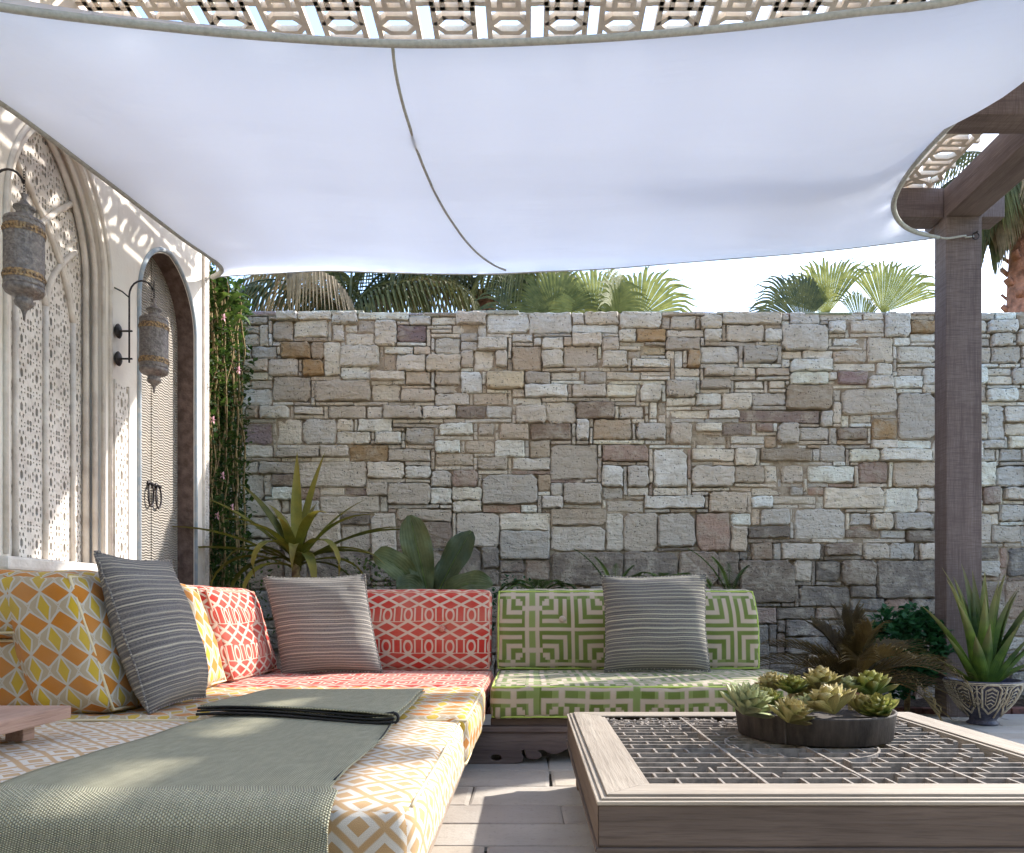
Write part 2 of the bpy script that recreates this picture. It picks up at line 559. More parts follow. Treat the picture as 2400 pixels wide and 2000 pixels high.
M['vine_stem'] = material('vine_stem', lambda: (mixc(ramp(noise_t(25, 3), .4, .65), srgb(150, 132, 92), srgb(104, 84, 64)),), .85, .2)
M['flower'] = material('pink_flower', lambda: (srgb(224, 176, 186),), .7, .2, trans=.3)
M['fan'] = leafm('bright_fan_leaf', srgb(96, 102, 52), srgb(144, 144, 82), None, .4)
M['palm_dark'] = leafm('dark_palm_leaf', srgb(60, 70, 44), srgb(116, 112, 66), None, .3)
M['palm_dry'] = leafm('dry_palm_leaf', srgb(126, 106, 78), srgb(176, 152, 116), None, .3)
M['trunk'] = material('palm_trunk_bark', lambda: (mixc(ramp(noise_t(12, 5), .35, .7), srgb(176, 124, 104), srgb(118, 84, 72)), noise_t(25, 5), .03), .9, .1)
M['succ1'] = leafm('blue_green_succulent', srgb(150, 166, 128), srgb(186, 194, 148), srgb(206, 204, 150), .12, .45)
M['succ2'] = leafm('yellow_succulent', srgb(160, 158, 96), srgb(196, 188, 124), srgb(198, 174, 120), .12, .45)
M['succ3'] = leafm('green_succulent', srgb(92, 118, 50), srgb(138, 154, 76), srgb(186, 172, 92), .12, .45)
def m_zinc():
    n = noise_t(1, 5, .65, stretch=(30, 30, 5)); f = noise_t(70, 3)
    return mixc(ramp(n + f * .2, .4, .78), srgb(50, 45, 43), srgb(86, 78, 73)), n + f * .3, .004
M['zinc'] = material('dark_zinc_planter', m_zinc, .7, .3, .2)
M['pot_dark'] = material('dark_glaze', lambda: (mixc(ramp(noise_t(50, 3), .4, .7), srgb(58, 56, 70), srgb(88, 84, 96)),), .5, .4)
M['pot_light'] = material('raised_cream_relief', lambda: (mixc(ramp(noise_t(60, 3), .4, .7), srgb(196, 182, 158), srgb(156, 142, 124)),), .6, .3)
# ================================================================ SETTING
MB().add([(-60, -40, -.06), (60, -40, -.06), (60, 120, -.06), (-60, 120, -.06)], [(0, 1, 2, 3)]).build('ground', M['ground'])
tag(bpy.data.objects['ground'], kind='structure')
g = MB().box(-2.4, -3.0, -.05, 6.0, 5.25, -.018).build('floor', M['joint']); tag(g, kind='structure')
# paving slabs, each its own piece
slab_tones = [srgb(178, 170, 160), srgb(190, 182, 171), srgb(168, 160, 151), srgb(184, 173, 158)]
y = -.9; row = 0
nslab = 0
while y < 5.2:
    d = rnd.choice([.2, .26, .3, .24])
    y1 = min(y + d, 5.22)
    x = -2.3 + rnd.uniform(-.3, 0) if y > 1 else -1.0 + rnd.uniform(-.3, 0)
    slope = rnd.uniform(-.035, .035)
    while x < 4.4:
        w = rnd.choice([.38, .5, .64, .8])
        gp = .0035
        q = [(x + gp, y + gp), (x + w - gp, y + gp), (x + w - gp, y1 - gp), (x + gp, y1 - gp)]
        q = [(a + rnd.uniform(-.006, .006), b + rnd.uniform(-.003, .003)) for a, b in q]
        h = rnd.uniform(-.002, .0015)
        m = MB(); t = rnd.choice(slab_tones); k = rnd.uniform(.9, 1.08); t = (t[0] * k, t[1] * k, t[2] * k, 1)
        cx = sum(a for a, b in q) / 4; cy = sum(b for a, b in q) / 4
        ins = [(a + (cx - a) * .012 / .3, b + (cy - b) * .03) for a, b in q]
        vs = [(a, b, -.02) for a, b in q] + [(a, b, -.004 + h) for a, b in q] + [(a, b, h) for a, b in ins]
        fs = [(0, 1, 5, 4), (1, 2, 6, 5), (2, 3, 7, 6), (3, 0, 4, 7), (4, 5, 9, 8), (5, 6, 10, 9), (6, 7, 11, 10), (7, 4, 8, 11), (8, 9, 10, 11)]
        m.add(vs, fs, None, t)
        if y > 1.2 or x > 0:
            m.build('paving_slab', M['slab'], g); nslab += 1
        x += w
    y = y1; row += 1
# garden bed and its brick edging
bed = MB()
n = 40
vs = []; fs = []
for j in range(7):
    for i in range(n):
        xx = -2.6 + 8.6 * i / (n - 1); yy = 5.36 + .66 * j / 6
        vs.append((xx, yy, .01 + .05 * noise.noise(Vector((xx * 3, yy * 3, 0)))))
for j in range(6):
    for i in range(n - 1):
        a = j * n + i; fs.append((a, a + 1, a + n + 1, a + n))
bed.add(vs, fs)
o = bed.build('garden_soil', M['soil'], smooth=True); tag(o, kind='structure')
ed = empty('brick_edging', (0, 5.3, 0)); tag(ed, 'row of dull red bricks edging the planting bed along the stone wall', 'edging')
bm_ = MB().box(-.095, -.045, -.03, .095, .045, .03, .006).mesh('brick', M['brick'])
x = -2.2
while x < 4.6:
    b = bpy.data.objects.new('brick', bm_); link(b, ed); b.location = (x, rnd.uniform(-.004, .004), rnd.uniform(-.002, .004)); b.rotation_euler = (0, 0, rnd.uniform(-.02, .02)); x += .2

# ================================================================ STONE WALL
WY = 6.0
wall = empty('stone_wall', (0.6, WY, 0)); tag(wall, 'tall garden wall of rough pale limestone blocks behind the sofas', 'stone wall')
def wl(mb, name, mat, kind=None, smooth=False):
    o = mb.build(name, mat, wall, smooth); o.matrix_parent_inverse = Matrix.Translation(-Vector(wall.location))
    if kind: o['kind'] = kind
    return o
GX0, GX1, GY0, GY1 = 250, 3900, 733, 1643
CS = 10
NX = (GX1 - GX0) // CS; NY = (GY1 - GY0) // CS
occ = [[-1] * NX for _ in range(NY)]
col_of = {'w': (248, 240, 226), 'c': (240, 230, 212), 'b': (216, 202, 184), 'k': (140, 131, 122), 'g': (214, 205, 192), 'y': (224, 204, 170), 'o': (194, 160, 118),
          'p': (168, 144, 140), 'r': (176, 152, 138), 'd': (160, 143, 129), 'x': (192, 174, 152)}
L4 = """500,455,620,575,b 635,455,850,570,c 865,470,955,575,w 1120,460,1260,600,c 1260,480,1445,590,p 1480,415,1630,490,w 1480,495,1600,545,w 1610,475,1765,525,w 1650,530,1760,590,g 1770,555,1950,635,c 1965,535,2095,595,w 370,610,530,680,g 545,585,740,680,o 820,590,915,795,c 925,615,1155,750,c 1170,600,1360,660,w 1370,600,1470,655,b 300,690,465,775,b 485,690,660,790,g 675,690,820,790,o 1250,675,1440,760,w 1450,670,1650,765,c 1720,645,1855,765,c 1865,640,1955,750,w 1960,605,2140,760,x 360,810,505,880,b 510,800,745,965,g 755,820,1105,950,b 1110,775,1305,830,w 1115,840,1285,965,c 1310,775,1470,850,b 1485,775,1655,850,b 1665,775,1795,890,w 1805,770,2040,885,y 1290,865,1500,965,b 1505,875,1710,970,g 1720,900,1945,970,b 625,975,815,1040,w 830,970,1065,1045,b 1185,980,1405,1060,g 1420,980,1630,1060,w 1640,980,1810,1065,d 1820,980,1980,1065,w 1995,985,2170,1075,g 430,980,610,1060,c 300,1090,500,1225,p 515,1065,680,1225,c 690,1050,880,1215,g 895,1060,1000,1135,c 1015,1065,1245,1125,w 895,1145,1110,1215,w 1120,1130,1290,1215,w 1310,1115,1500,1215,g 1525,1075,1740,1160,w 1755,1080,1870,1165,b 535,1240,775,1295,g 780,1225,965,1295,b 980,1225,1210,1310,o 1215,1235,1480,1325,g 1505,1180,1665,1270,w 1670,1180,1870,1280,b 650,1310,1065,1470,b 1075,1325,1310,1415,w 1315,1335,1480,1425,w 1490,1270,1745,1350,b 1590,1360,1770,1465,r 1215,1440,1475,1575,b 1755,1290,1955,1370,b 1790,1390,2130,1575,g 300,480,410,545,g 330,420,480,480,g"""
L5 = """255,535,460,590,w 720,405,930,470,c 445,630,580,750,c 590,620,780,750,b 810,640,975,750,c 825,525,920,570,w 930,515,1025,575,w 1030,505,1220,585,o 1050,610,1210,675,y 1225,415,1400,495,c 1405,420,1540,505,c 1565,485,1815,590,w 1820,500,1915,590,w 1425,615,1665,715,w 1675,605,1890,715,g 1270,645,1325,740,w 1330,625,1420,735,o 1010,695,1235,755,w 850,770,1050,820,c 1060,765,1245,805,w 1260,755,1430,805,c 1440,735,1615,800,b 1625,735,1765,800,c 1770,735,1980,800,b 345,765,490,835,b 495,770,695,830,c 705,765,835,840,g 350,845,615,915,w 625,850,830,915,b 840,835,1025,915,c 1040,840,1190,945,c 1200,825,1395,915,b 1405,820,1610,885,b 1620,820,1820,880,w 1825,820,1935,880,c 1380,900,1545,990,w 1560,905,1720,995,c 1730,895,1930,985,g 475,945,655,1075,w 665,955,905,1045,d 920,980,1075,1065,g 1090,960,1160,1060,w 1225,1010,1460,1070,c 1480,1010,1645,1055,w 1655,1005,2160,1080,r 180,1080,370,1190,b 380,1095,620,1190,d 635,1070,735,1185,w 750,1060,1010,1190,x 1020,1080,1220,1190,g 1235,1085,1370,1215,b 1385,1085,1550,1140,w 1560,1080,1740,1150,d 1760,1085,1870,1145,r 1380,1155,1580,1225,g 1590,1155,1820,1225,c 1880,1085,2010,1225,g 505,1210,800,1430,b 820,1215,1105,1325,r 1120,1230,1350,1490,w 1360,1235,1615,1330,c 1625,1250,1760,1335,c 1775,1250,2095,1330,x 265,1300,495,1380,w 820,1345,950,1480,w 960,1340,1110,1485,g 1360,1345,1615,1485,g 1630,1350,1810,1450,b 1820,1340,1900,1450,c 1910,1340,2040,1455,g 585,1460,805,1575,g"""
L7 = """320,130,495,210,b 505,110,585,225,c 600,110,735,230,g 770,120,1050,230,w 1065,90,1255,230,r 1275,90,1555,240,b 415,235,650,285,c 545,290,815,350,c 865,250,1225,375,c 1240,255,1450,400,c 165,265,400,395,b 690,365,990,560,g 465,365,655,475,g 400,485,655,565,g 1020,390,1155,490,c 1280,410,1510,500,g 1005,500,1195,570,b 1210,510,1370,570,w 410,580,560,690,b 605,575,835,695,g 870,585,1085,665,x 1090,580,1255,690,g 1270,585,1420,680,g 1435,585,1600,680,g 330,700,680,960,g 690,700,785,825,c 820,700,970,825,g 975,700,1180,835,g 1190,700,1600,920,g 715,845,1030,975,g 1035,845,1180,920,g 585,985,825,1050,g 640,1060,900,1170,g 820,0,1005,90,g 1015,0,1195,80,c 1215,0,1525,75,w 1850,0,1925,90,g 1940,0,2070,75,g 1915,110,2100,240,g 1850,255,1950,340,r 1965,255,2100,330,g 1940,345,2100,455,g 1900,480,2085,580,c 1985,600,2250,790,g"""
L6 = """390,630,690,800,w 835,605,1065,680,w 705,600,825,690,w 1255,605,1425,685,o 725,700,945,770,w 965,710,1150,870,c 1165,760,1435,870,c 730,785,950,870,b 760,950,950,1040,p 950,985,1130,1045,w 1140,975,1330,1045,w 720,890,1030,940,w 410,1030,730,1195,x 790,1060,1165,1220,b 1180,1095,1435,1400,g 835,1235,980,1300,c 990,1265,1160,1400,o 745,1310,975,1415,d 510,1310,710,1415,g 335,1300,490,1445,g 630,1435,825,1550,g 1770,580,1980,675,g 1800,685,1960,755,g 1815,780,2010,880,g 1955,900,2100,1030,g 1770,1055,1970,1160,w 1770,1170,1910,1405,g 1770,965,1945,1040,c"""
R = []
def take(c0, r0, c1, r1, tone, force=False):
    c0 = max(0, c0); r0 = max(0, r0); c1 = min(NX, c1); r1 = min(NY, r1)
    if c1 - c0 < 1 or r1 - r0 < 1: return False
    for r in range(r0, r1):
        for c in range(c0, c1):
            if occ[r][c] >= 0: return False
    for r in range(r0, r1):
        for c in range(c0, c1): occ[r][c] = len(R)
    R.append((c0, r0, c1, r1, tone)); return True
for src, ox, oy, s in ((L4, 450, 580, 2.625), (L5, 1100, 580, 2.625), (L6, 1700, 550, 2.917), (L7, 1600, 1050, 2.625)):
    for it in src.split():
        a, b, c, d, k = it.split(',')
        x0, y0, x1, y1 = ox + int(a) / s, oy + int(b) / s, ox + int(c) / s, oy + int(d) / s
        c0 = round((x0 - GX0) / CS); c1 = round((x1 - GX0) / CS); r0 = round((y0 - GY0) / CS); r1 = round((y1 - GY0) / CS)
        ok = take(c0, r0, c1, r1, k)
        if not ok: ok = take(c0 + 1, r0, c1, r1, k)
        if not ok: ok = take(c0, r0 + 1, c1, r1, k)
        if not ok: ok = take(c0, r0, c1 - 1, r1, k)
        if not ok: take(c0 + 1, r0 + 1, c1 - 1, r1, k)
# courses of varied height fill what was not measured, joints broken from course to course
r = 0
while r < NY:
    low = r / NY
    h = rnd.choice([3, 4, 5, 6] if low < .5 else [5, 6, 7, 8, 9])
    c = rnd.randint(-4, 0)
    while c < NX:
        w = rnd.choice([6, 7, 8, 9, 10, 12, 14] if low < .55 else [7, 9, 11, 13, 15, 17])
        hh = h + rnd.choice([0, 0, 0, 1, 2, -1]); r_ = r + rnd.choice([0, 0, 0, -1])
        w2 = w; c_ = max(0, c); r_ = max(0, r_)
        done = False
        while w2 >= 5:
            for hq in (hh, hh - 1, hh - 2):
                if hq >= 3 and r_ + hq <= NY and c_ + w2 <= NX and all(occ[a][b] < 0 for a in range(r_, r_ + hq) for b in range(c_, c_ + w2)):
                    tone = rnd.choice('wwcbcgcwgcwx' if low < .35 else ('cbggcbgwxrd' if low < .6 else 'kkgkbkrdgk'))  # paler limestone above; darker tones below stand in for shade
                    if hq >= 5 and rnd.random() < .25:
                        k = hq // 2 + rnd.choice([-1, 0]); take(c_, r_, c_ + w2, r_ + k, tone); take(c_, r_ + k, c_ + w2, r_ + hq, rnd.choice('wcbg'))
                    elif w2 >= 11 and rnd.random() < .2:
                        k = w2 // 3; take(c_, r_, c_ + k, r_ + hq, tone); take(c_ + k, r_, c_ + w2, r_ + hq, rnd.choice('cbgr'))
                    else: take(c_, r_, c_ + w2, r_ + hq, tone)
                    done = True; break
            if done: break
            w2 -= 1
        c = c_ + (w2 if done else 1)
    r += h
for r in range(NY):
    for c in range(NX):
        if occ[r][c] >= 0: continue
        low = r / NY
        w = rnd.choice([5, 6, 7, 8, 9, 10, 12] if low < .6 else [6, 8, 10, 12, 14])
        h = rnd.choice([2, 3, 3, 4, 5] if low < .35 else ([3, 4, 5, 6, 7] if low < .6 else [3, 5, 6, 8]))
        w0 = 1
        while w0 < w and c + w0 < NX and occ[r][c + w0] < 0: w0 += 1
        if w0 == w:
            k = 0
            while k < 3 and c + w0 + k < NX and occ[r][c + w0 + k] < 0: k += 1
            if k < 3: w0 += k
        h0 = 1
        while h0 < h and r + h0 < NY and all(occ[r + h0][c + i] < 0 for i in range(w0)): h0 += 1
        tone = rnd.choice('wwcbcgcwgcwx' if low < .35 else ('cbggcbgwxr' if low < .6 else 'kkgkbkrdg'))  # same downward darkening, shade put into the stone tones
        take(c, r, c + w0, r + h0, tone)
backing = MB().box(-3.3, WY + .05, -.05, 8.7, WY + .42, 3.0)
nx_, nz_ = 300, 60     # pointing: in places flush with the stones, in places raked out deep
vs = []; fs = []
for j in range(nz_ + 1):
    for i in range(nx_ + 1):
        x = -3.3 + 12.0 * i / nx_; z = -.02 + 3.018 * j / nz_
        t = noise.noise(Vector((x * 1.7, z * 1.7, 2))) + .5 * noise.noise(Vector((x * 6, z * 6, 5)))
        vs.append((x, WY + .012 - .030 * max(-.9, min(.8, t * 1.9)), z))
for j in range(nz_):
    for i in range(nx_):
        a = j * (nx_ + 1) + i; fs.append((a, a + 1, a + nx_ + 2, a + nx_ + 1))
wl(MB().add(vs, fs), 'pointing', M['mortar'], smooth=True)
wl(backing, 'mortar_core', M['mortar'])
def stone_mesh(mb, c0, r0, c1, r1, tone, seed):
    q = random.Random(seed)
    s = WY / 1800
    x0 = (GX0 + c0 * CS - 1240) * s; x1 = (GX0 + c1 * CS - 1240) * s
    z1 = EYE + (1415 - (GY0 + r0 * CS)) * s; z0 = EYE + (1415 - (GY0 + r1 * CS)) * s
    cx, cz = (x0 + x1) / 2, (z0 + z1) / 2
    w = (x1 - x0) / 2; h = (z1 - z0) / 2
    gap = q.uniform(.0025, .0075)
    w -= gap; h -= gap
    if w < .008 or h < .008: return
    n = 18 if min(w, h) > .05 else 12
    ring = []
    tw = q.uniform(-.03, .03)
    per = []
    # walk the rounded rectangle
    k1 = max(1, min(7, int(w / .017))); k2 = max(1, min(5, int(h / .017)))
    path = []
    cs = [min(w, h) * q.choice([.08, .12, .2, .34]) for _ in range(4)]
    for (sx, sz, ex_, ez_, kk, ca, cb) in ((-1, -1, 1, -1, k1, 0, 1), (1, -1, 1, 1, k2, 1, 2), (1, 1, -1, 1, k1, 2, 3), (-1, 1, -1, -1, k2, 3, 0)):
        L_ = 2 * w if sz == ez_ else 2 * h
        for e in range(kk + 2):
            t = (cs[ca] if e == 0 else (L_ - cs[cb] if e == kk + 1 else L_ * (e + q.uniform(-.2, .2)) / (kk + 1))) / L_
            path.append((w * (sx + (ex_ - sx) * t), h * (sz + (ez_ - sz) * t)))
    n = len(path)
    cr = 0
    for px, pz in path:
        jt = min(.0065, .12 * min(w, h))
        px += q.uniform(-jt, jt); pz += q.uniform(-jt, jt)
        per.append((px - pz * tw, pz + px * tw))
    d = q.uniform(.014, .055) if min(w, h) > .03 else q.uniform(.004, .025)
    tx, tz = q.uniform(-.03, .03), q.uniform(-.05, .05)
    b = min(.012, .25 * min(w, h))
    vs = []
    for px, pz in per: vs.append((cx + px, WY + .045, cz + pz))
    for px, pz in per: vs.append((cx + px, WY - d + b * .9, cz + pz))
    for px, pz in per:
        k = 1 - b / max(.01, sqrt(px * px + pz * pz))
        qx, qz = px * k, pz * k
        vs.append((cx + qx, WY - d - qx * tx - qz * tz + q.uniform(-.003, .003), cz + qz))
    ctr = len(vs)
    vs.append((cx, WY - d - q.uniform(-.002, .007), cz))
    fs = []
    for i in range(n):
        j = (i + 1) % n
        fs += [(i, j, n + j, n + i), (n + i, n + j, 2 * n + j, 2 * n + i), (2 * n + i, 2 * n + j, ctr)]
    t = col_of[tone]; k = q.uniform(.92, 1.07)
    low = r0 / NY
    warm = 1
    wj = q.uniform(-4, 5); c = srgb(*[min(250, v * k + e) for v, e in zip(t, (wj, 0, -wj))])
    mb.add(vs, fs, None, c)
vis = []
R = [(a, b, c, d, {'g': 'k', 'c': 'g', 'w': 'g', 'b': 'd', 'x': 'd'}.get(t, t) if b / NY > .56 + .05 * sin(a) else t) for a, b, c, d, t in R]  # low stones recoloured darker: shade at the wall's base painted into their tone
for i, s_ in enumerate(R):
    c0, r0, c1, r1, t = s_
    px0 = GX0 + c0 * CS; px1 = GX0 + c1 * CS; py = GY0 + r0 * CS
    seen = px1 > 560 and px0 < 2400 and not (py > 1390 and px0 < 1780)
    vis.append((seen, (c1 - c0) * (r1 - r0), i))
vis.sort(reverse=True)
single = set(i for s_, a, i in vis[:298] if s_)
stuff = MB()
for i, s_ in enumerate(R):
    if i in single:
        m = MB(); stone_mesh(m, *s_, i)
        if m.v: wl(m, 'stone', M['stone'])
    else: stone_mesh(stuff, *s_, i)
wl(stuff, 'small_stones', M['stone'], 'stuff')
# thin capping of flat stones
cap = MB()
x = -3.2
q = random.Random(3)
while x < 8.6:
    w = q.uniform(.18, .5); t = q.uniform(.002, .022)
    cc = srgb(*[v * q.uniform(.86, 1) for v in (206, 198, 184)])
    m2 = MB(); m2.box(x, WY - q.uniform(.0, .03), 3.0, x + w - .008, WY + .44, 3.0 + t + .012, .008)
    cap.add(m2.v, m2.f, None, cc); x += w
wl(cap, 'coping', M['stone'], 'stuff')

# ================================================================ WHITE HOUSE WALL (left)
WX = -2.1
house = empty('house_wall', (WX, 3.5, 0)); tag(house, 'white plastered house wall with pointed lattice window and arched wooden door', 'house wall')
def hs(o, parent=None):
    if parent is None:
        o.parent = house; o.matrix_parent_inverse = Matrix.Translation(-Vector(house.location))
    return o
win = arch(3.46, .35, .93, 2.34, 2.91, 16)
door = arch(4.478, .333, .02, 2.40, 2.775, 16)
hs(shape_mesh('wall', [[(-4, 0), (5.02, 0), (5.02, 3.75), (-4, 3.75)], win, door], .1, M['plaster'], None, 'YZ', (WX - .05, 0, 0)))
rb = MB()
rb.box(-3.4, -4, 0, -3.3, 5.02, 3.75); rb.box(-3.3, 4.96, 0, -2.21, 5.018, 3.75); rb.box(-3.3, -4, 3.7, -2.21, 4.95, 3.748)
hs(rb.build('room_shell', M['dark_room']))
def at_arch(off, X, r, z0, arcargs):
    yc, hw, za0, zs, za = arcargs
    return [(X, y, z) for y, z in arch(yc, hw + off, z0, zs, za + off, 20)]
# window: stepped mouldings, tracery, sill, pierced screens
wins = empty('window', (0, 0, 0)); hs(wins); wins['label'] = 'tall pointed window filled with a pierced white screen'
WA = (3.46, .35, .93, 2.34, 2.91)
for off, X, r in ((.035, WX + .004, .012), (.004, WX - .012, .011), (-.012, WX - .045, .013), (-.022, WX - .085, .016)):
    MB().tube(at_arch(off, X, r, .95, WA), r, 8).build('moulding', M['plaster_trim'], wins, True)
trc = MB()
def tr(pts, r=.014):
    trc.tube([(WX - .097, y, z) for y, z in pts], r, 6)
for yy in (3.285, 3.49, 3.70):
    tr([(yy, .94), (yy, 2.1)], .014)
def arcp(y0, z0, y1, z1, bulge, n=10):
    out = []
    for i in range(n + 1):
        t = i / n
        out.append((y0 + (y1 - y0) * t + bulge * sin(pi * t), z0 + (z1 - z0) * t))
    return out
tr(arcp(3.285, 2.1, 3.75, 2.72, -.10)); tr(arcp(3.70, 2.1, 3.20, 2.72, .10)); tr(arcp(3.49, 2.1, 3.72, 2.45, -.05)); tr(arcp(3.49, 2.1, 3.24, 2.45, .05))
tr(arcp(3.285, 2.1, 3.49, 2.5, -.05)); tr(arcp(3.70, 2.1, 3.49, 2.5, .05))
trc.build('tracery', M['plaster_trim'], wins, True)
MB().box(WX - .1, 3.03, .885, WX + .045, 3.87, .94, .012).build('sill', M['plaster_trim'], wins)

def screen_tile(w, h, holes, depth):
    """one repeat of a pierced screen: front, back and the sides of its holes"""
    vs = [(0, 0), (w, 0), (w, h), (0, h)]; es = [(0, 1), (1, 2), (2, 3), (3, 0)]
    for hp in holes:
        o = len(vs); vs += hp; es += [(o + i, o + (i + 1) % len(hp)) for i in range(len(hp))]
    r = delaunay_2d_cdt([Vector(v) for v in vs], es, [], 0, 1e-6)
    V2, F2 = r[0], r[2]
    def inside(p, poly):
        c = False; j = len(poly) - 1
        for i in range(len(poly)):
            if (poly[i][1] > p[1]) != (poly[j][1] > p[1]) and p[0] < (poly[j][0] - poly[i][0]) * (p[1] - poly[i][1]) / (poly[j][1] - poly[i][1]) + poly[i][0]: c = not c
            j = i
        return c
    keep = []
    for f in F2:
        cx = sum(V2[i][0] for i in f) / len(f); cy = sum(V2[i][1] for i in f) / len(f)
        if not any(inside((cx, cy), hp) for hp in holes): keep.append(tuple(f))
    sides = []
    for hp in holes:
        for i in range(len(hp)): sides.append((hp[i], hp[(i + 1) % len(hp)]))
    return [(v[0], v[1]) for v in V2], keep, sides
def ell(cx, cy, rx, ry, n=6, ph=0): return [(cx + rx * cos(2 * pi * i / n + ph), cy + ry * sin(2 * pi * i / n + ph)) for i in range(n)]
tw_, th_ = .1025, .148
holes = [ell(.051, .074, .0105, .022, 6, pi / 2)]
for a in range(8):
    an = 2 * pi * a / 8 + pi / 8
    holes.append(ell(.051 + .029 * cos(an), .074 + .040 * sin(an), .0062, .0115, 4, an))
for sx in (0, 1):
    for sy in (0, 1):
        holes.append(ell(.009 + sx * .0845, .014 + sy * .120, 0.0072, .0130, 6, pi / 2))
    holes.append(ell(.006 + sx * .0905, .074, .0042, .013, 4, pi / 2))
holes += [ell(.051, .012, .006, .008, 4, 0), ell(.051, .136, .006, .008, 4, 0), ell(.03, .008, .004, .006, 4), ell(.072, .008, .004, .006, 4), ell(.03, .14, .004, .006, 4), ell(.072, .14, .004, .006, 4)]
tile = screen_tile(tw_, th_, holes, .012)
def screen(name, X, y0, z0, ny, nz, parent, mat, sc=1.0, depth=.012, kind='stuff'):
    mb = MB(); V2, F2, S2 = tile
    for j in range(nz):
        for i in range(ny):
            oy = y0 + i * tw_ * sc; oz = z0 + j * th_ * sc
            mb.add([(X, oy + a * sc, oz + b * sc) for a, b in V2], F2)
            vs = []; fs = []
            for (p, q_) in S2:
                o = len(vs)
                for (a, b) in (p, q_):
                    vs += [(X, oy + a * sc, oz + b * sc), (X - depth, oy + a * sc, oz + b * sc)]
                fs.append((o, o + 2, o + 3, o + 1))
            mb.add(vs, fs)
    o = mb.build(name, mat, parent)
    o['kind'] = kind
    return o
for k, yy in enumerate((3.08, 3.285, 3.49, 3.695)):
    screen('pierced_screen', WX - .104, yy, .94, 2, 14, wins, M['plaster_trim'])
# carved strips on the plaster
o = screen('carved_strip', WX + .012, 3.873, .02, 1, 10, None, M['plaster_trim'], 1.25, .010); hs(o)
o = screen('carved_strip', WX + .010, 4.945, .02, 1, 29, None, M['plaster_trim'], .72, .008); hs(o)
for y0, y1, z1 in ((3.868, 3.873, 1.88), (4.002, 4.012, 1.88), (4.936, 4.944, 3.3)):
    hs(MB().box(WX - .01, y0, .01, WX + .016, y1, z1).build('strip_border', M['plaster_trim']))
# door
dr = empty('door'); hs(dr); dr['label'] = 'arched double door of chiselled pale wood'
DA = (4.478, .333, .02, 2.40, 2.775)
MB().tube(at_arch(.018, WX + .004, .02, .02, DA), .013, 8).build('rim', M['rim'], dr, True)
# lining of the recess, brown, and the frame the leaves close on
ar = arch(*DA[:2], .02, DA[3], DA[4], 20)
mb = MB(); vs = []; fs = []
for i, (y, z) in enumerate(ar):
    k = .9965
    yy = DA[0] + (y - DA[0]) * k; zz = z if z < 2.4 else 2.4 + (z - 2.4) * .995
    vs += [(WX - .001, yy, zz), (WX - .105, yy, zz)]
for i in range(len(ar) - 1): fs.append((2 * i, 2 * i + 1, 2 * i + 3, 2 * i + 2))
mb.add(vs, fs); mb.build('lining', M['reveal'], dr)
for y0, y1 in ((4.12, 4.474), (4.482, 4.84)):
    lf = MB().box(WX - .15, y0, .01, WX - .102, y1, 2.85, .006).build('door_leaf', M['door'], dr)
    yy = 4.44 if y0 < 4.4 else 4.53
    rg = MB()
    rg.tube([(WX - .085, yy + .032 * cos(a), 1.375 + .062 * sin(a)) for a in [2 * pi * i / 20 for i in range(20)]], .006, 6, True)
    rg.tube([(WX - .102, yy, 1.44), (WX - .07, yy, 1.44)], .01, 8)
    rg.lathe([(.018, -.004), (.018, .004)], 10, (0, 0, 0))
    k = len(rg.v) - 20
    for i in range(k, len(rg.v)):
        a, b, c = rg.v[i]; rg.v[i] = (WX - .098 + c, yy + a, 1.445 + b)
    rg.build('ring_handle', M['iron'], lf, True)
hs(MB().box(WX - .1, 4.1, 0, WX + .02, 4.86, .02).build('doorstep', M['plaster_trim']))

# ================================================================ LANTERNS
def lantern(Y, label):
    root = empty('wall_lantern', (-1.9, Y, 1.86)); tag(root, label, 'lantern', 'pierced metal lanterns on curved wall brackets')
    r = .067
    ch = MB(); 
    z = 2.285 - 1.86
    while z < 2.385 - 1.86:
        ch.tube([(.004 * cos(a), 0, z + .007 * sin(a)) for a in [2 * pi * i / 8 for i in range(8)]], .0013, 4, True); z += .0105
    ch.build('chain', M['iron'], root)
    MB().lathe([(.012, .43), (.006, .41), (.014, .4), (.022, .39), (.036, .38), (.037, .374), (.026, .366), (.028, .35), (.045, .338), (.066, .33), (.069, .322), (.067, .315)][::-1], 32).build('cap', M['lantern'], root, True)
    MB().lathe([(r, .075), (r * 1.01, .09), (r, .1), (r, .3), (r * 1.01, .312), (r, .316)], 40).build('shade', M['lantern'], root, True)
    for z0 in (.100, .272):
        b = MB().lathe([(r + .0015, z0), (r + .003, z0 + .004), (r + .0018, z0 + .008), (r + .0018, z0 + .02), (r + .003, z0 + .024), (r + .0015, z0 + .028)], 40, caps=False)
        for k in range(36):
            a = 2 * pi * k / 36
            b.box(-.0022, -.0022, -.005, .0022, .0022, .005)
            for i in range(len(b.v) - 8, len(b.v)):
                x, y, z = b.v[i]; b.v[i] = ((r + .002) * cos(a) + x, (r + .002) * sin(a) + y, z0 + .014 + z)
        b.build('band', M['brass'], root, True)
    MB().lathe([(r + .001, .078), (.069, .068), (.062, .055), (.04, .045), (.028, .038), (.03, .03), (.034, .022), (.03, .012), (.012, -.004), (.006, -.02), (.003, -.045)][::-1], 32).build('finial', M['lantern'], root, True)
    br = empty('lantern_bracket', (-2.03, Y, 2.0))
    tag(br, label.replace('lantern', 'bracket', 1) if False else None, None)
    return root, br
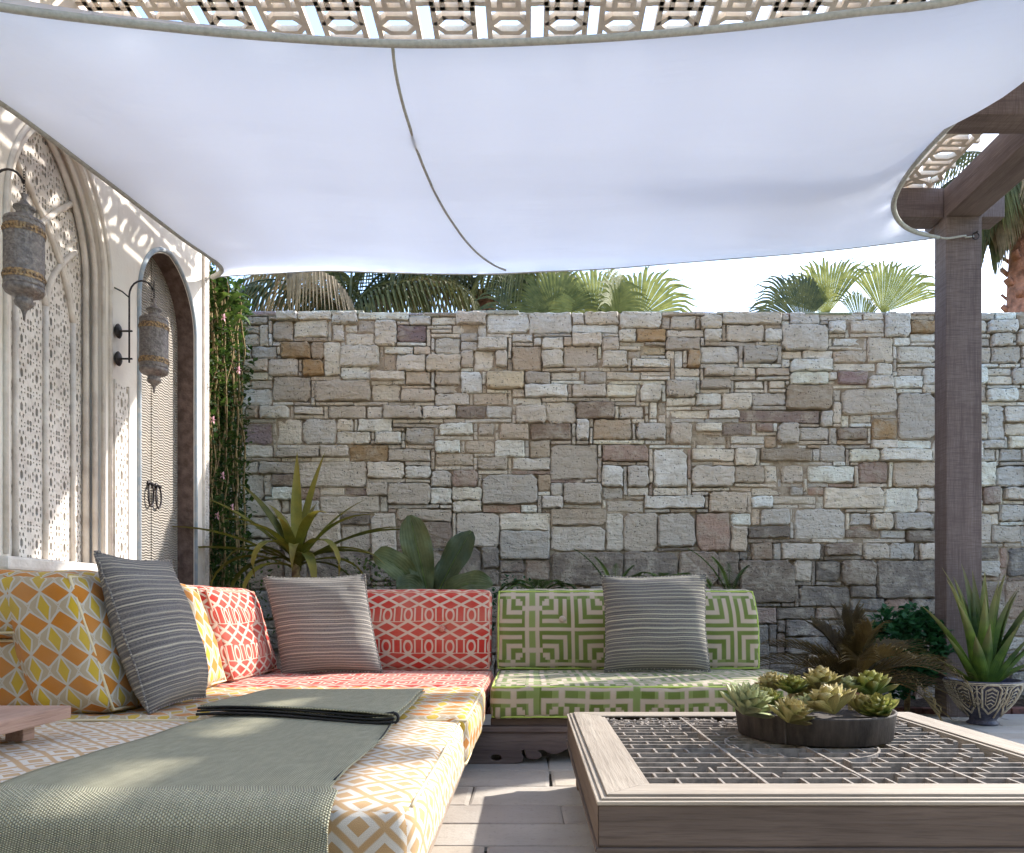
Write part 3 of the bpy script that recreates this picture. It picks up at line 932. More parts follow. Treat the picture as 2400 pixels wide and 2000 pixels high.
def bracket(Y, label):
    root = empty('lantern_bracket', (-2.06, Y, 1.95)); tag(root, label, 'wall bracket', 'curved iron lantern brackets')
    pts = [(.035, 0, .02), (.035, 0, .36)]
    for i in range(1, 10):
        a = pi * i / 10
        pts.append((.035 + .0625 * (1 - cos(a)), 0, .36 + .075 * sin(a)))
    pts.append((.16, 0, .34 + .055))
    MB().tube(pts, .0045, 8).build('rod', M['iron'], root, True)
    for z in (.04, .18):
        MB().tube([(-.04, 0, z), (.05, 0, z)], .005, 8).build('arm', M['iron'], root, True)
        k = MB().lathe([(.003, -.014), (.02, -.01), (.028, -.002), (.03, .004), (.024, .01), (.006, .016)], 20)
        k.v = [(-.022 + c * 1.0, a, z + b * 1.25) for a, b, c in k.v]
        k.build('rosette', M['iron'], root, True)
    MB().tube([(-.04, 0, .40), (.0, 0, .38), (.035, 0, .35)], .004, 6).build('brace', M['iron'], root, True)
    return root
def lantern2(Y, label, blabel):
    root, tmp = lantern(Y, label)
    bpy.data.objects.remove(tmp)
    bracket(Y, blabel)
lantern2(2.89, 'larger looking pierced metal lantern hanging in front of the pointed lattice window', 'curved iron bracket on the wall left of the pointed window, holding the nearer lantern')
lantern2(3.89, 'smaller looking pierced metal lantern hanging in front of the wooden door', 'curved iron bracket between window and door, holding the farther lantern')

# ================================================================ PERGOLA
perg = empty('pergola', (2.87, 5.07, 0)); tag(perg, 'dark weathered timber pergola with square post and pierced lattice roof', 'pergola')
def pg(o):
    o.parent = perg; o.matrix_parent_inverse = Matrix.Translation(-Vector(perg.location)); return o
pg(MB().box(2.755, 5.07, 0, 2.99, 5.22, 3.31, .006).build('post', M['post_z']))
pg(MB().box(2.755, .1, 0, 2.99, .3, 3.31, .006).build('post', M['post_z']))
pg(MB().box(2.758, -1, 3.312, 2.987, 5.36, 3.508, .006).build('beam', M['post_y']))
for yy in (5.10, 4.03, 2.96, 1.89, .82):
    pg(MB().box(1.15, yy, 3.316, 2.754, yy + .17, 3.512, .006).build('rafter', M['post_x']))
    pg(MB().tube([(-2.09, yy + .085, 3.498), (1.2, yy + .085, 3.498)], .011, 8).build('tie_rod', M['iron'], smooth=True))
    pg(MB().box(2.991, yy, 3.316, 3.16, yy + .17, 3.512, .006).build('rafter', M['post_x']))
# timber pad the post stands on
T = .535
lat = MB(); hw_ = T / 2
segs = []
def sym(x0, y0, x1, y1):
    for sx in (1, -1):
        for sy in (1, -1):
            for sw in (0, 1):
                a = (sx * x0, sy * y0); b = (sx * x1, sy * y1)
                if sw: a = a[::-1]; b = b[::-1]
                key = tuple(sorted((tuple(round(q, 3) for q in a), tuple(round(q, 3) for q in b))))
                if key not in segs: segs.append(key)
def sym4(x0, y0, x1, y1):
    for sx in (1, -1):
        for sy in (1, -1):
            key = tuple(sorted(((round(sx * x0, 3), round(sy * y0, 3)), (round(sx * x1, 3), round(sy * y1, 3)))))
            if key not in segs: segs.append(key)
for sg_ in ((.14, .12, .14, 1), (.14, .12, .26, 0), (.84, .14, .84, 1), (.84, .14, .96, 0), (.34, .16, .66, .16), (.34, .16, .14, .36), (.66, .16, .84, .3), (.34, .42, .66, .42),
            (.34, .42, .34, .62), (.66, .42, .66, .62), (.14, .62, .84, .62), (.34, .82, .66, .82), (.34, .82, .14, 1.0), (.66, .82, .84, 1.0), (.26, 0, .66, .16), (.84, .5, 1.0, .5), (.14, .5, 0, .5)): sym4(*sg_)
W_, H_ = .025, .032
for a, b in segs:
    p = Vector((a[0] * hw_, a[1] * hw_, 0)); q = Vector((b[0] * hw_, b[1] * hw_, 0))
    d = (q - p).normalized() * W_ * .3
    p2 = p - d if max(abs(a[0]), abs(a[1])) < .99 else p
    q2 = q + d if max(abs(b[0]), abs(b[1])) < .99 else q
    k = len(lat.v)
    lat.obox(p2, q2, W_ * (1 if abs(a[0]) + abs(b[0]) + .001 else 1), H_ - .002 * (len(lat.v) // 8 % 4))
lme = lat.mesh('lattice_panel', M['lattice'])
for j in range(9):
    for i in range(-1, 9 + 4):
        x = -2.1 + T * (i + .5)
        if i < 0: continue
        yc = 5.3 - T * (j + .5)
        if not (x < 2.8 and yc > 1.2): continue
        b = bpy.data.objects.new('lattice_panel', lme)
        C.objects.link(b); b.location = (x, 5.3 - T * (j + .5), 3.545); pg(b)

# ================================================================ SAIL
def cr(pts, n):
    """smooth curve through the measured points, n samples evenly along its length"""
    P = [pts[0] * 2 - pts[1]] + pts + [pts[-1] * 2 - pts[-2]]
    fine = []
    for i in range(1, len(P) - 2):
        for k in range(12):
            t = k / 12
            a, b, c, d = P[i - 1], P[i], P[i + 1], P[i + 2]
            fine.append(.5 * ((2 * b) + (c - a) * t + (2 * a - 5 * b + 4 * c - d) * t * t + (3 * b - a - 3 * c + d) * t ** 3))
    fine.append(pts[-1])
    L = [0]
    for i in range(1, len(fine)): L.append(L[-1] + (fine[i] - fine[i - 1]).length)
    out = []; j = 0
    for k in range(n):
        s_ = L[-1] * k / (n - 1)
        while j < len(L) - 2 and L[j + 1] < s_: j += 1
        f = (s_ - L[j]) / max(1e-9, L[j + 1] - L[j])
        out.append(fine[j].lerp(fine[j + 1], min(1, f)))
    return out
far = [at(*p) for p in ((498, 650, 5.0), (560, 645, 4.96), (640, 641, 4.91), (755, 635, 4.85), (860, 638, 4.8), (972, 641, 4.76), (1136, 643, 4.72), (1271, 637, 4.71), (1424, 630, 4.73), (1595, 616, 4.77), (1896, 592, 4.87), (2080, 572, 4.95), (2200, 557, 5.0))]
right = [at(*p) for p in ((2200, 557, 5.0), (2150, 546, 4.87), (2112, 524, 4.68), (2094, 488, 4.46), (2103, 448, 4.25), (2134, 396, 4.02), (2185, 335, 3.72), (2260, 262, 3.38), (2400, 142, 2.9), (2640, -20, 2.5), (3300, -640, 1.95))]
front = [at(*p) for p in ((-650, -90, 1.95), (-300, -42, 2.12), (0, 17, 2.33), (343, 60, 2.5), (686, 91, 2.61), (1000, 104, 2.68), (1371, 92, 2.7), (1714, 65, 2.68), (2000, 31, 2.63), (2275, -5, 2.54), (2750, -140, 2.3), (3300, -640, 1.95))]
left = [at(*p) for p in ((498, 650, 5.0), (513, 642, 4.93), (519, 632, 4.85), (508, 617, 4.7), (480, 596, 4.48), (430, 562, 4.2), (343, 496, 3.8), (228, 408, 3.4), (0, 240, 2.75), (-300, 60, 2.25), (-650, -90, 1.95))]
NU, NV = 90, 60
fa, fr_ = cr(far, NU), cr(front, NU)
le, ri = cr(left, NV), cr(right, NV)
vs = []; uvs = []
for j in range(NV):
    t = j / (NV - 1)
    for i in range(NU):
        s_ = i / (NU - 1)
        p = (1 - t) * fa[i] + t * fr_[i] + (1 - s_) * le[j] + s_ * ri[j] - ((1 - s_) * (1 - t) * fa[0] + s_ * (1 - t) * fa[-1] + (1 - s_) * t * fr_[0] + s_ * t * fr_[-1])
        e = sin(pi * s_) * sin(pi * t)
        wr = noise.noise(Vector((p.x * .8 + p.y * 1.2, (p.y * .5 - p.x * 1.6) * 1.4, 3))) * .03 + noise.noise(Vector((p.x * 1.5 + p.y * 2, p.y * 5 - p.x * 3, 8))) * .012
        cxr = sqrt((1 - s_) ** 2 + t ** 2 * .0 + (t) ** 2)
        wr += .008 * sin(26 * atan2(1 - s_ + .02, t + .02)) * max(0, 1 - sqrt((1 - s_) ** 2 + t * t) * 1.6) * min(1, e * 6)
        vs.append((p.x, p.y, p.z + wr * min(1, e * 4)))
        uvs.append((s_ * 6, t * 4))
fs = [(j * NU + i, j * NU + i + 1, (j + 1) * NU + i + 1, (j + 1) * NU + i) for j in range(NV - 1) for i in range(NU - 1)]
sail = MB().add(vs, fs, uvs).build('shade_sail', M['sail'], None, True)
# unseen second cloth added above the sail to blur lattice shadows, joined at hems
v2 = []
for j in range(NV):
    for i in range(NU):
        e = min(i, NU - 1 - i, j * 1.3, (NV - 1 - j) * 1.3) / 9
        p = vs[j * NU + i]; v2.append((p[0], p[1], p[2] + .004 + .16 * min(1, e) ** .7))
MB().add(v2, fs, uvs).build('added_diffusing_cloth', M['sail'], sail, True)
tag(sail, 'large white cloth shade sail stretched over the whole seating corner', 'shade sail')
def hem(name, pts, w, ins):
    # flat folded strip just under the edge
    c = sum((Vector(v) for v in vs), Vector()) / len(vs)
    a = []; f = []
    for i, p in enumerate(pts):
        d = (pts[min(i + 1, len(pts) - 1)] - pts[max(i - 1, 0)]).normalized()
        inn = Vector((-d.y, d.x, 0)).normalized()
        if inn.dot(Vector((c.x - p.x, c.y - p.y, 0))) < 0: inn = -inn
        a += [p - inn * .004 + Vector((0, 0, -.012)), p + inn * w + Vector((0, 0, -.012)), p + inn * w + Vector((0, 0, -.004)), p - inn * .004 + Vector((0, 0, .006))]
    for i in range(len(pts) - 1):
        for k in range(4): f.append((i * 4 + k, i * 4 + (k + 1) % 4, (i + 1) * 4 + (k + 1) % 4, (i + 1) * 4 + k))
    return MB().add(a, f).build(name, M['hem'], sail)
MB().tube(fr_, .0125, 8).build('hem', M['hem'], sail, True)
MB().tube(ri, [.016 - .005 * (1 - min(1, i / 14)) for i in range(NV)], 8).build('hem', M['hem'], sail, True)
MB().tube([p for p in le], [.011 if i > 8 else .016 for i in range(NV)], 8).build('hem', M['hem'], sail, True)
MB().tube(fa, .005, 6).build('hem', M['hem'], sail, True)
bvh = BVHTree.FromPolygons([Vector(v) for v in vs], fs)
cord = []
O = Vector((0, 0, EYE))
for (px, py) in ((920, 108), (924, 150), (931, 190), (944, 245), (960, 297), (981, 362), (1006, 423), (1033, 478), (1063, 526), (1094, 568), (1126, 600), (1158, 622), (1186, 634)):
    d = (at(px, py, 1) - O).normalized()
    h = bvh.ray_cast(O, d)
    if h[0]: cord.append(h[0] - d * .006)
MB().tube(cr(cord, 50), .006, 7).build('seam_cord', M['hem'], sail, True)
MB().tube([(2.94 + .022 * cos(a), 5.056, 3.17 + .022 * sin(a)) for a in [2 * pi * i / 18 for i in range(18)]], .004, 6, True).build('ring', M['iron'], sail, True)
MB().tube([(2.944, 5.04, 3.192), (2.946, 5.075, 3.196)], .006, 8).build('hook', M['iron'], sail, True)
tie = [fa[-1] + Vector((0, 0, 0)), at(2222, 559, 5.03), at(2262, 553, 5.05), Vector((2.87, 5.055, 3.16)), Vector((2.93, 5.06, 3.17))]
MB().tube(cr(tie, 16), [.007] * 10 + [.006] * 6, 6).build('tie_rope', M['hem'], sail, True)
MB().tube([fa[0], Vector((-2.095, 5.03, 2.885))], .006, 6).build('tie_rope', M['hem'], sail, True)
# ================================================================ CUSHIONS
def rbox(sx, sy, sz, r, step=.03, puff=(0, 0, 0), wob=.004, seed=0, uvoff=(0, 0), dents=(), deform=None, front='y', pucker=.004):
    """soft box centred on the origin, base at z=0; cloth coordinates in metres"""
    half = Vector((sx / 2, sy / 2, sz / 2))
    mb = MB(); key = {}; verts = []; uvc = []
    def axis(h):
        n = max(4, int(2 * h / step)); n2 = 4
        a = [-h + r * (1 - cos(pi / 2 * i / n2)) for i in range(n2)]
        b = [-h + r + (2 * h - 2 * r) * i / n for i in range(n + 1)]
        c = [-x for x in reversed(a)]
        return a + b + c
    ax = [axis(half.x), axis(half.y), axis(half.z)]
    def place(p):
        inn = Vector([max(-half[k] + r, min(half[k] - r, p[k])) for k in range(3)])
        d = p - inn
        q = inn + d.normalized() * r if d.length > 1e-9 else Vector(p)
        f = [max(0, 1 - (p[k] / half[k]) ** 2) for k in range(3)]
        q = q + Vector((math.copysign(puff[0], p.x) * f[1] * f[2] * (abs(p.x) / half.x) ** 4, math.copysign(puff[1], p.y) * f[0] * f[2] * (abs(p.y) / half.y) ** 4, math.copysign(puff[2], p.z) * f[0] * f[1] * (abs(p.z) / half.z) ** 4))
        for (du, dv, dp, rad) in dents:     # tufting on the front face
            if front == 'y': dd = sqrt((p.x - du) ** 2 + (p.z - dv) ** 2); w_ = max(0, -p.y / half.y)
            else: dd = sqrt((p.y - du) ** 2 + (p.z - dv) ** 2); w_ = max(0, p.x / half.x)
            k = dp * math.exp(-(dd / rad) ** 2) * w_ ** 2
            if front == 'y': q.y += k
            else: q.x -= k
        ed = sorted((half[k] - abs(p[k])) for k in range(3))[1]
        pk = noise.noise(Vector((p.x * 34, p.y * 34, p.z * 34 + seed))) * .0045 * math.exp(-ed / .045)
        if d.length > 1e-9: q = q + d.normalized() * (pk + pucker * noise.noise(Vector((p.x * 9 + seed, p.y * 9, p.z * 16))) )
        nz = noise.noise_vector(q * 5 + Vector((seed * 7.3, 0, 0)))
        n2 = noise.noise_vector(Vector((q.x * 14, q.y * 14, q.z * 9)) + Vector((seed * 3.1, 5, 0)))
        q = q + nz * wob + n2 * wob * .4
        q.z += half.z
        return q
    for fa_ in range(3):
        for sg in (-1, 1):
            A, B = [(1, 2), (0, 2), (0, 1)][fa_]
            na, nb = len(ax[A]), len(ax[B]); base = len(verts)
            for i in range(na):
                for j in range(nb):
                    p = Vector((0, 0, 0)); p[fa_] = sg * half[fa_]; p[A] = ax[A][i]; p[B] = ax[B][j]
                    q = place(p)
                    verts.append(deform(q) if deform else q)
                    u, v = p[A], p[B] + half.z if B == 2 else p[B]
                    if fa_ == 2: v = (p[1] + half.y) * 1.0
                    uvc.append((u + uvoff[0], v + uvoff[1]))
            for i in range(na - 1):
                for j in range(nb - 1):
                    a = base + i * nb + j; f = (a, a + nb, a + nb + 1, a + 1)
                    if (sg < 0) != (fa_ == 1): f = f[::-1]
                    mb.f.append(list(f)); mb.uv.append([uvc[k] for k in f]); mb.col.append(None)
    mb.v = [tuple(v) for v in verts]
    return mb
def weld(o):
    bm = bmesh.new(); bm.from_mesh(o.data)
    bmesh.ops.remove_doubles(bm, verts=bm.verts, dist=1e-5)
    bmesh.ops.recalc_face_normals(bm, faces=bm.faces)
    bm.to_mesh(o.data); bm.free()
    return o
def piping(parent, pts, mat, r=.0055, closed=False, deform=None, wob=.002, name='piping'):
    out = []
    n = len(pts)
    for i in range(n if closed else n - 1):
        a = Vector(pts[i]); b = Vector(pts[(i + 1) % n]); m = max(2, int((b - a).length / .05))
        for k in range(m): out.append(a.lerp(b, k / m))
    if not closed: out.append(Vector(pts[-1]))
    out = [p + noise.noise_vector(p * 9) * wob for p in out]
    if deform: out = [deform(p) for p in out]
    return MB().tube(out, r, 6, closed).build(name, mat, parent, True)

def cushion(name, loc, size, r, mat, pmat, label, cat, group=None, puff=(0, 0, 0), lean=(0, 0), dents=(), front='y', seed=0, uvoff=(0, 0), wob=.004, step=.022, arch_top=0):
    sx, sy, sz = size
    def df(q):
        t = q.z / sz
        q = Vector(q)
        if arch_top:  # rounded back: the front rolls back near the top
            q.y += arch_top * max(0, t - .45) ** 2 * 3
        q.x += lean[0] * t; q.y += lean[1] * t
        return q
    root = empty(name, loc)
    tag(root, label, cat, group)
    o = rbox(sx, sy, sz, r, step, puff, wob, seed, uvoff, dents, df, front).build('cover', mat, root, True)
    weld(o)
    k = .3 * r
    if front == 'y':
        y = -sy / 2 + k
        ring = [(-sx / 2 + k, y, k), (sx / 2 - k, y, k), (sx / 2 - k, y, sz - k), (-sx / 2 + k, y, sz - k)]
    elif front == 'x':
        x = sx / 2 - k
        ring = [(x, -sy / 2 + k, k), (x, sy / 2 - k, k), (x, sy / 2 - k, sz - k), (x, -sy / 2 + k, sz - k)]
    else:
        z = sz - k
        ring = [(-sx / 2 + k, -sy / 2 + k, z), (sx / 2 - k, -sy / 2 + k, z), (sx / 2 - k, sy / 2 - k, z), (-sx / 2 + k, sy / 2 - k, z)]
        z = k
        if r < .04:
            piping(root, [(-sx / 2 + k, -sy / 2 + k, z), (sx / 2 - k, -sy / 2 + k, z), (sx / 2 - k, sy / 2 - k, z), (-sx / 2 + k, sy / 2 - k, z)], pmat, closed=True, deform=df)
    if front == 'z' and r > .04: piping(root, [(sx / 2 - k, -sy / 2 + .05, sz - k), (sx / 2 - k, sy / 2 - k, sz - k), (-sx / 2 + k, sy / 2 - k, sz - k)], pmat, .004, deform=df)
    else: piping(root, ring, pmat, closed=True, deform=df)
    for (du, dv, dp, rad) in dents:
        b = MB().lathe([(.001, -.006), (.016, -.004), (.019, 0), (.015, .005), (.001, .008)], 14)
        z = dv + sz / 2
        if front == 'y': b.v = [(du + a, -sy / 2 - puff[1] + dp * .75 - c, z + b_) for a, b_, c in b.v]
        else: b.v = [(sx / 2 + puff[0] - dp * .75 + c, du + a, z + b_) for a, b_, c in b.v]
        b.v = [tuple(df(Vector(v))) for v in b.v]
        b.build('button', mat, root, True)
    return root
SZ = .371
# seat mattresses
cushion('seat_mattress', (-1.075, 3.03, .205), (1.75, .97, .166), .035, M['yellow'], M['piping_y'], 'yellow and orange diamond patterned seat mattress behind the white one', 'mattress', 'seat mattresses of the corner lounge', (.012, .008, .006), front='z', seed=1, wob=.007, uvoff=(0, .03))
cushion('seat_mattress', (-1.085, 1.995, .195), (1.74, 1.085, .172), .045, M['tan'], M['piping_y'], 'white and tan trellis patterned seat mattress nearest the camera', 'mattress', 'seat mattresses of the corner lounge', (.014, .01, .005), front='z', seed=2, wob=.007, uvoff=(.05, .02))
cushion('seat_mattress', (-1.075, 3.97, .205), (1.74, .89, .166), .035, M['red'], M['piping_r'], 'red and cream seat mattress in the corner of the lounge', 'mattress', 'seat mattresses of the corner lounge', (.01, .008, .006), front='z', seed=3, wob=.006)
cushion('seat_mattress', (.612, 3.985, .215), (1.585, .875, .158), .035, M['green'], M['piping_g'], 'lime green key patterned seat mattress on the right sofa', 'mattress', 'seat mattresses of the corner lounge', (.01, .010, .006), front='z', seed=4, wob=.006, uvoff=(-.115, .115))
# back cushions
cushion('back_cushion', (-.80, 4.40, SZ), (1.17, .17, .455), .04, M['red'], M['piping_r'], 'red and cream trellis back cushion along the stone wall side', 'cushion', 'back cushions of the corner lounge', (0, .034, .008), (0, .05), ((-.17, .01, .022, .05), (.31, .01, .022, .05)), 'y', 5, wob=.005, arch_top=.05)
cushion('back_cushion', (.563, 4.42, SZ), (1.50, .19, .462), .045, M['green'], M['piping_g'], 'lime green key patterned back cushion with rounded top', 'cushion', 'back cushions of the corner lounge', (0, .030, .008), (0, .04), ((-.375, .06, .016, .045), (.36, .06, .016, .045)), 'y', 6, wob=.004, arch_top=.12, uvoff=(.0 + .375 - .06, -.235))
cushion('back_cushion', (-1.50, 3.955, SZ), (.24, .66, .46), .06, M['red'], M['piping_r'], 'red and cream back cushion leaning on the left, beside the yellow ones', 'cushion', 'back cushions of the corner lounge', (.03, .01, .006), (-.14, 0), ((.05, .02, .03, .05),), 'x', 7, wob=.010)
cushion('back_cushion', (-1.51, 3.335, SZ), (.25, .52, .47), .07, M['yellow'], M['piping_y'], 'yellow and orange diamond back cushion behind the slate striped pillow', 'cushion', 'back cushions of the corner lounge', (.03, .01, .006), (-.15, 0), (), 'x', 8, wob=.010, uvoff=(.02, 0))
A = cushion('back_cushion', (-1.53, 2.83, SZ), (.29, .49, .488), .06, M['yellow'], M['piping_y'], 'big yellow and orange diamond back cushion at the near end of the left row', 'cushion', 'back cushions of the corner lounge', (.035, .014, .006), (-.16, 0), ((.06, .06, .03, .06),), 'x', 9, wob=.010, uvoff=(.03, .0))
o = rbox(.62, .47, .225, .055, .03, (0, .012, .008), .008, 14, (.03 - .33, .265)).build('side_roll', M['yellow'], A, True); o.location = (-.385, -.004, .262); weld(o)
piping(A, [(-.685, -.222, .28), (-.15, -.222, .28), (-.10, -.222, .02)], M['piping_y'], .005, name='piping')
cushion('bolster_cushion', (-1.86, 2.86, SZ), (.40, .44, .262), .04, M['yellow'], M['piping_y'], 'low yellow diamond bolster tucked under the overhang of the near back cushion', 'cushion', None, (0, .01, .004), (0, 0), (), 'y', 10, wob=.006, uvoff=(.05, .05))

# striped pillows
def pillow(P00, P10, P11, P01, T, mat, label, seed, pmat=None):
    P00, P10, P11, P01 = map(Vector, (P00, P10, P11, P01))
    n = 26
    nrm = ((P10 - P00).cross(P01 - P00)).normalized()
    c = (P00 + P10 + P11 + P01) / 4
    W = (P10 - P00).length; H = (P01 - P00).length
    vs = []; uvs = []; fs = []
    def pt(i, j, sd):
        u = -1 + 2 * i / n; v = -1 + 2 * j / n
        u = sin(u * pi / 2) * .6 + u * .4; v = sin(v * pi / 2) * .6 + v * .4
        pu = u * (1 - .055 * (1 - v * v) * abs(u) ** 2); pv = v * (1 - .055 * (1 - u * u) * abs(v) ** 2)
        a, b = (pu + 1) / 2, (pv + 1) / 2
        p = P00.lerp(P10, a).lerp(P01.lerp(P11, a), b)
        t = T * (max(0, 1 - abs(u) ** 2.6) * max(0, 1 - abs(v) ** 2.6)) ** .55
        sag = 1 - .22 * v
        fold = noise.noise(Vector((u * 1.7 + seed, v * 1.7, seed))) * .10 + noise.noise(Vector((u * 5, v * 5, seed * 2.0))) * .05
        crease = .012 * max(0, abs(u) + abs(v) - 1.1) * noise.noise(Vector((u * 9, v * 9, seed)))
        return p + nrm * (sd * t * (sag + fold) + crease) + noise.noise_vector(p * 6) * .004
    for sd in (1, -1):
        b = len(vs)
        for i in range(n + 1):
            for j in range(n + 1):
                vs.append(pt(i, j, sd)); uvs.append((W * i / n, H * j / n))
        for i in range(n):
            for j in range(n):
                a = b + i * (n + 1) + j; f = (a, a + n + 1, a + n + 2, a + 1)
                fs.append(f if sd > 0 else f[::-1])
    root = empty('striped_pillow', c - Vector((0, 0, H / 2))); tag(root, label, 'pillow', 'striped knitted throw pillows')
    off = root.location
    mb = MB().add([v - off for v in vs], fs, uvs); o = mb.build('cover', mat, root, True)
    bm = bmesh.new(); bm.from_mesh(o.data); bmesh.ops.remove_doubles(bm, verts=bm.verts, dist=2e-4); bm.to_mesh(o.data); bm.free()
    edge = [pt(i, 0, 0) for i in range(n)] + [pt(n, j, 0) for j in range(n)] + [pt(n - i, n, 0) for i in range(n)] + [pt(0, n - j, 0) for j in range(n)]
    MB().tube([p - off for p in edge], .0045, 6, True).build('seam', mat, root, True)
pillow((-1.285, 2.60, .375), (-1.262, 2.99, .385), (-1.425, 3.05, .918), (-1.505, 2.655, .928), .10, M['stripe_blue'], 'slate blue striped pillow leaning between the yellow back cushions', 2)
pillow(at(661, 1584, 4.08), at(897, 1576, 4.12), at(856, 1347, 4.27), at(618, 1352, 4.24), .085, M['stripe_mauve'], 'mauve striped pillow leaning against the red back cushions', 5)
pillow(at(1416, 1575, 4.12), at(1664, 1574, 4.12), at(1654, 1345, 4.27), at(1411, 1351, 4.27), .085, M['stripe_grey'], 'charcoal and cream striped pillow leaning against the green back cushion', 8)

# ================================================================ WOODEN BASES
day = empty('daybed_base', (-.8, 2.95, 0)); tag(day, 'low greyed wooden platform under the yellow, white and red mattresses', 'daybed')
def pz(mb, name, mat, parent, smooth=False):
    o = mb.build(name, mat, parent, smooth); o.matrix_parent_inverse = Matrix.Translation(-Vector(parent.location)); return o
pz(MB().box(-1.98, 1.47, .16, -.235, 4.5, .200, .006), 'platform', M['base_y'], day)
pz(MB().box(-.33, 1.50, .02, -.30, 3.50, .158, .004), 'side_rail', M['base_y'], day)
pz(MB().box(-.275, 1.48, .135, -.24, 3.50, .178, .006), 'moulding', M['base_y'], day)
pz(MB().box(-1.95, 1.50, .02, -.335, 1.53, .158, .004), 'end_rail', M['base_x'], day)
pz(MB().box(-1.95, 1.54, .0, -1.91, 4.5, .158, .004), 'back_rail', M['base_y'], day)
for (x, y) in ((-.345, 1.52), (-.345, 3.36), (-1.9, 1.52), (-1.9, 4.3)):
    pz(MB().box(x - .02, y, 0, x + .05, y + .1, .155, .006), 'leg', M['base_y'], day)
gs = empty('sofa_base', (.6, 4.0, 0)); tag(gs, 'brown wooden sofa base with scroll carved apron under the green mattress', 'sofa')
pz(MB().box(-.18, 3.60, .178, 1.38, 4.52, .213, .006), 'platform', M['base_x'], gs)
def scroll():
    L = [(-.30, .174), (-.30, 0.0)]
    half = [(-.12, 0.0), (-.06, .004), (-.035, .012), (-.028, .03), (-.04, .05), (-.035, .066), (-.02, .07), (-.015, .05), (-.01, .03), (.015, .022), (.04, .024), (.055, .036), (.05, .05), (.035, .056),
            (.045, .068), (.07, .066), (.09, .052), (.12, .046), (.15, .056), (.19, .078), (.23, .098), (.28, .11), (.36, .115)]
    x_m = .54
    right = [(2 * x_m - x, z) for x, z in reversed(half)]
    return L + half + right + [(1.38, 0.0), (1.38, .174)]
ov = [(-.155 + .030 * cos(2 * pi * i / 14), .028 + .018 * sin(2 * pi * i / 14)) for i in range(14)]
ov2 = [(1.235 + .030 * cos(2 * pi * i / 14), .028 + .018 * sin(2 * pi * i / 14)) for i in range(14)]
o = shape_mesh('carved_apron', [scroll(), ov, ov2], .03, M['base_x'], None, 'XZ', (0, 3.60, .002), .003)
o.parent = gs; o.matrix_parent_inverse = Matrix.Translation(-Vector(gs.location))
pz(MB().box(-.30, 3.575, .150, 1.39, 3.59, .176, .004), 'moulding', M['base_x'], gs)
for x in (-.14, 1.30):
    pz(MB().box(x, 3.64, 0, x + .07, 3.71, .176, .006), 'leg', M['base_x'], gs)
    pz(MB().box(x, 4.42, 0, x + .07, 4.49, .176, .006), 'leg', M['base_x'], gs)

# low tray table standing on the near mattress
tb = empty('tray_table', (-1.55, 1.95, .375)); tag(tb, 'small wooden tray table standing on the near mattress at the left edge', 'tray table')
pz(MB().box(-1.72, 1.70, .424, -1.305, 2.19, .46, .004), 'table_top', M['slab_y'], tb)
for (x, y) in ((-1.42, 1.76), (-1.42, 2.08), (-1.70, 1.76), (-1.70, 2.08)):
    pz(MB().box(x, y, .376, x + .05, y + .05, .4235, .004), 'leg', M['slab_y'], tb)

# ================================================================ THROW
th = empty('throw_blanket', (-.72, 2.2, .375)); tag(th, 'sage green woven throw with black bound edges, folded over and hanging off the near mattress', 'throw')
def sheet(rows, thick=.004, nu=40):
    """rows: list of (left point, right point, v) run along the cloth"""
    vs = []; uvs = []; fs = []
    for k, (a, b, v) in enumerate(rows):
        a = Vector(a); b = Vector(b)
        for i in range(nu + 1):
            t = i / nu; p = a.lerp(b, t)
            nz = noise.noise(Vector((p.x * 4, v * 4, 1.7))) * .006 + abs(noise.noise(Vector((p.x * 3 + v * 1.5, v * 1.2 - p.x, 9.7)))) * .010 + noise.noise(Vector((p.x * 11, v * 9, 4.7))) * .0018
            up = Vector((0, 0, 1)) if v > 0 else Vector((0, -1, 0))
            vs.append(p + up * (nz + .003)); uvs.append((t * (b - a).length, v))
    n = nu + 1
    for k in range(len(rows) - 1):
        for i in range(nu): fs.append((k * n + i, k * n + i + 1, (k + 1) * n + i + 1, (k + 1) * n + i))
    m = len(vs)
    vs2 = []
    for k in range(len(rows)):
        v = rows[k][2]
        for i in range(n):
            up = Vector((0, 0, 1)) if v > 0.02 else Vector((0, -1, 0))
            if abs(v) <= .04: up = Vector((0, -1, 1)).normalized()
            vs2.append(vs[k * n + i] + up * thick)
    F = [f[::-1] for f in fs] + [tuple(m + q for q in f) for f in fs]
    R_ = len(rows)
    for i in range(nu):
        F += [(i, i + 1, m + i + 1, m + i), ((R_ - 1) * n + i + 1, (R_ - 1) * n + i, m + (R_ - 1) * n + i, m + (R_ - 1) * n + i + 1)]
    for k in range(R_ - 1):
        F += [((k + 1) * n, k * n, m + k * n, m + (k + 1) * n), (k * n + nu, (k + 1) * n + nu, m + (k + 1) * n + nu, m + k * n + nu)]
    return MB().add(vs + vs2, F, uvs + uvs)
ZT = .381
rows = []
for y in [2.92 - i * (2.92 - 1.52) / 34 for i in range(35)]:
    xl = -1.035 + .02 * sin(y * 3); xr = -.385 - .03 * (y - 1.5) + .008 * sin(y * 7)
    rows.append(((xl, y, ZT), (xr, y, ZT), y - 1.45))
for i in range(1, 7):
    a = pi / 2 * i / 6
    rows.append(((-1.045, 1.52 - .098 * sin(a), ZT - .06 * (1 - cos(a))), (-.372, 1.52 - .098 * sin(a), ZT - .06 * (1 - cos(a))), .066 - .015 * i))
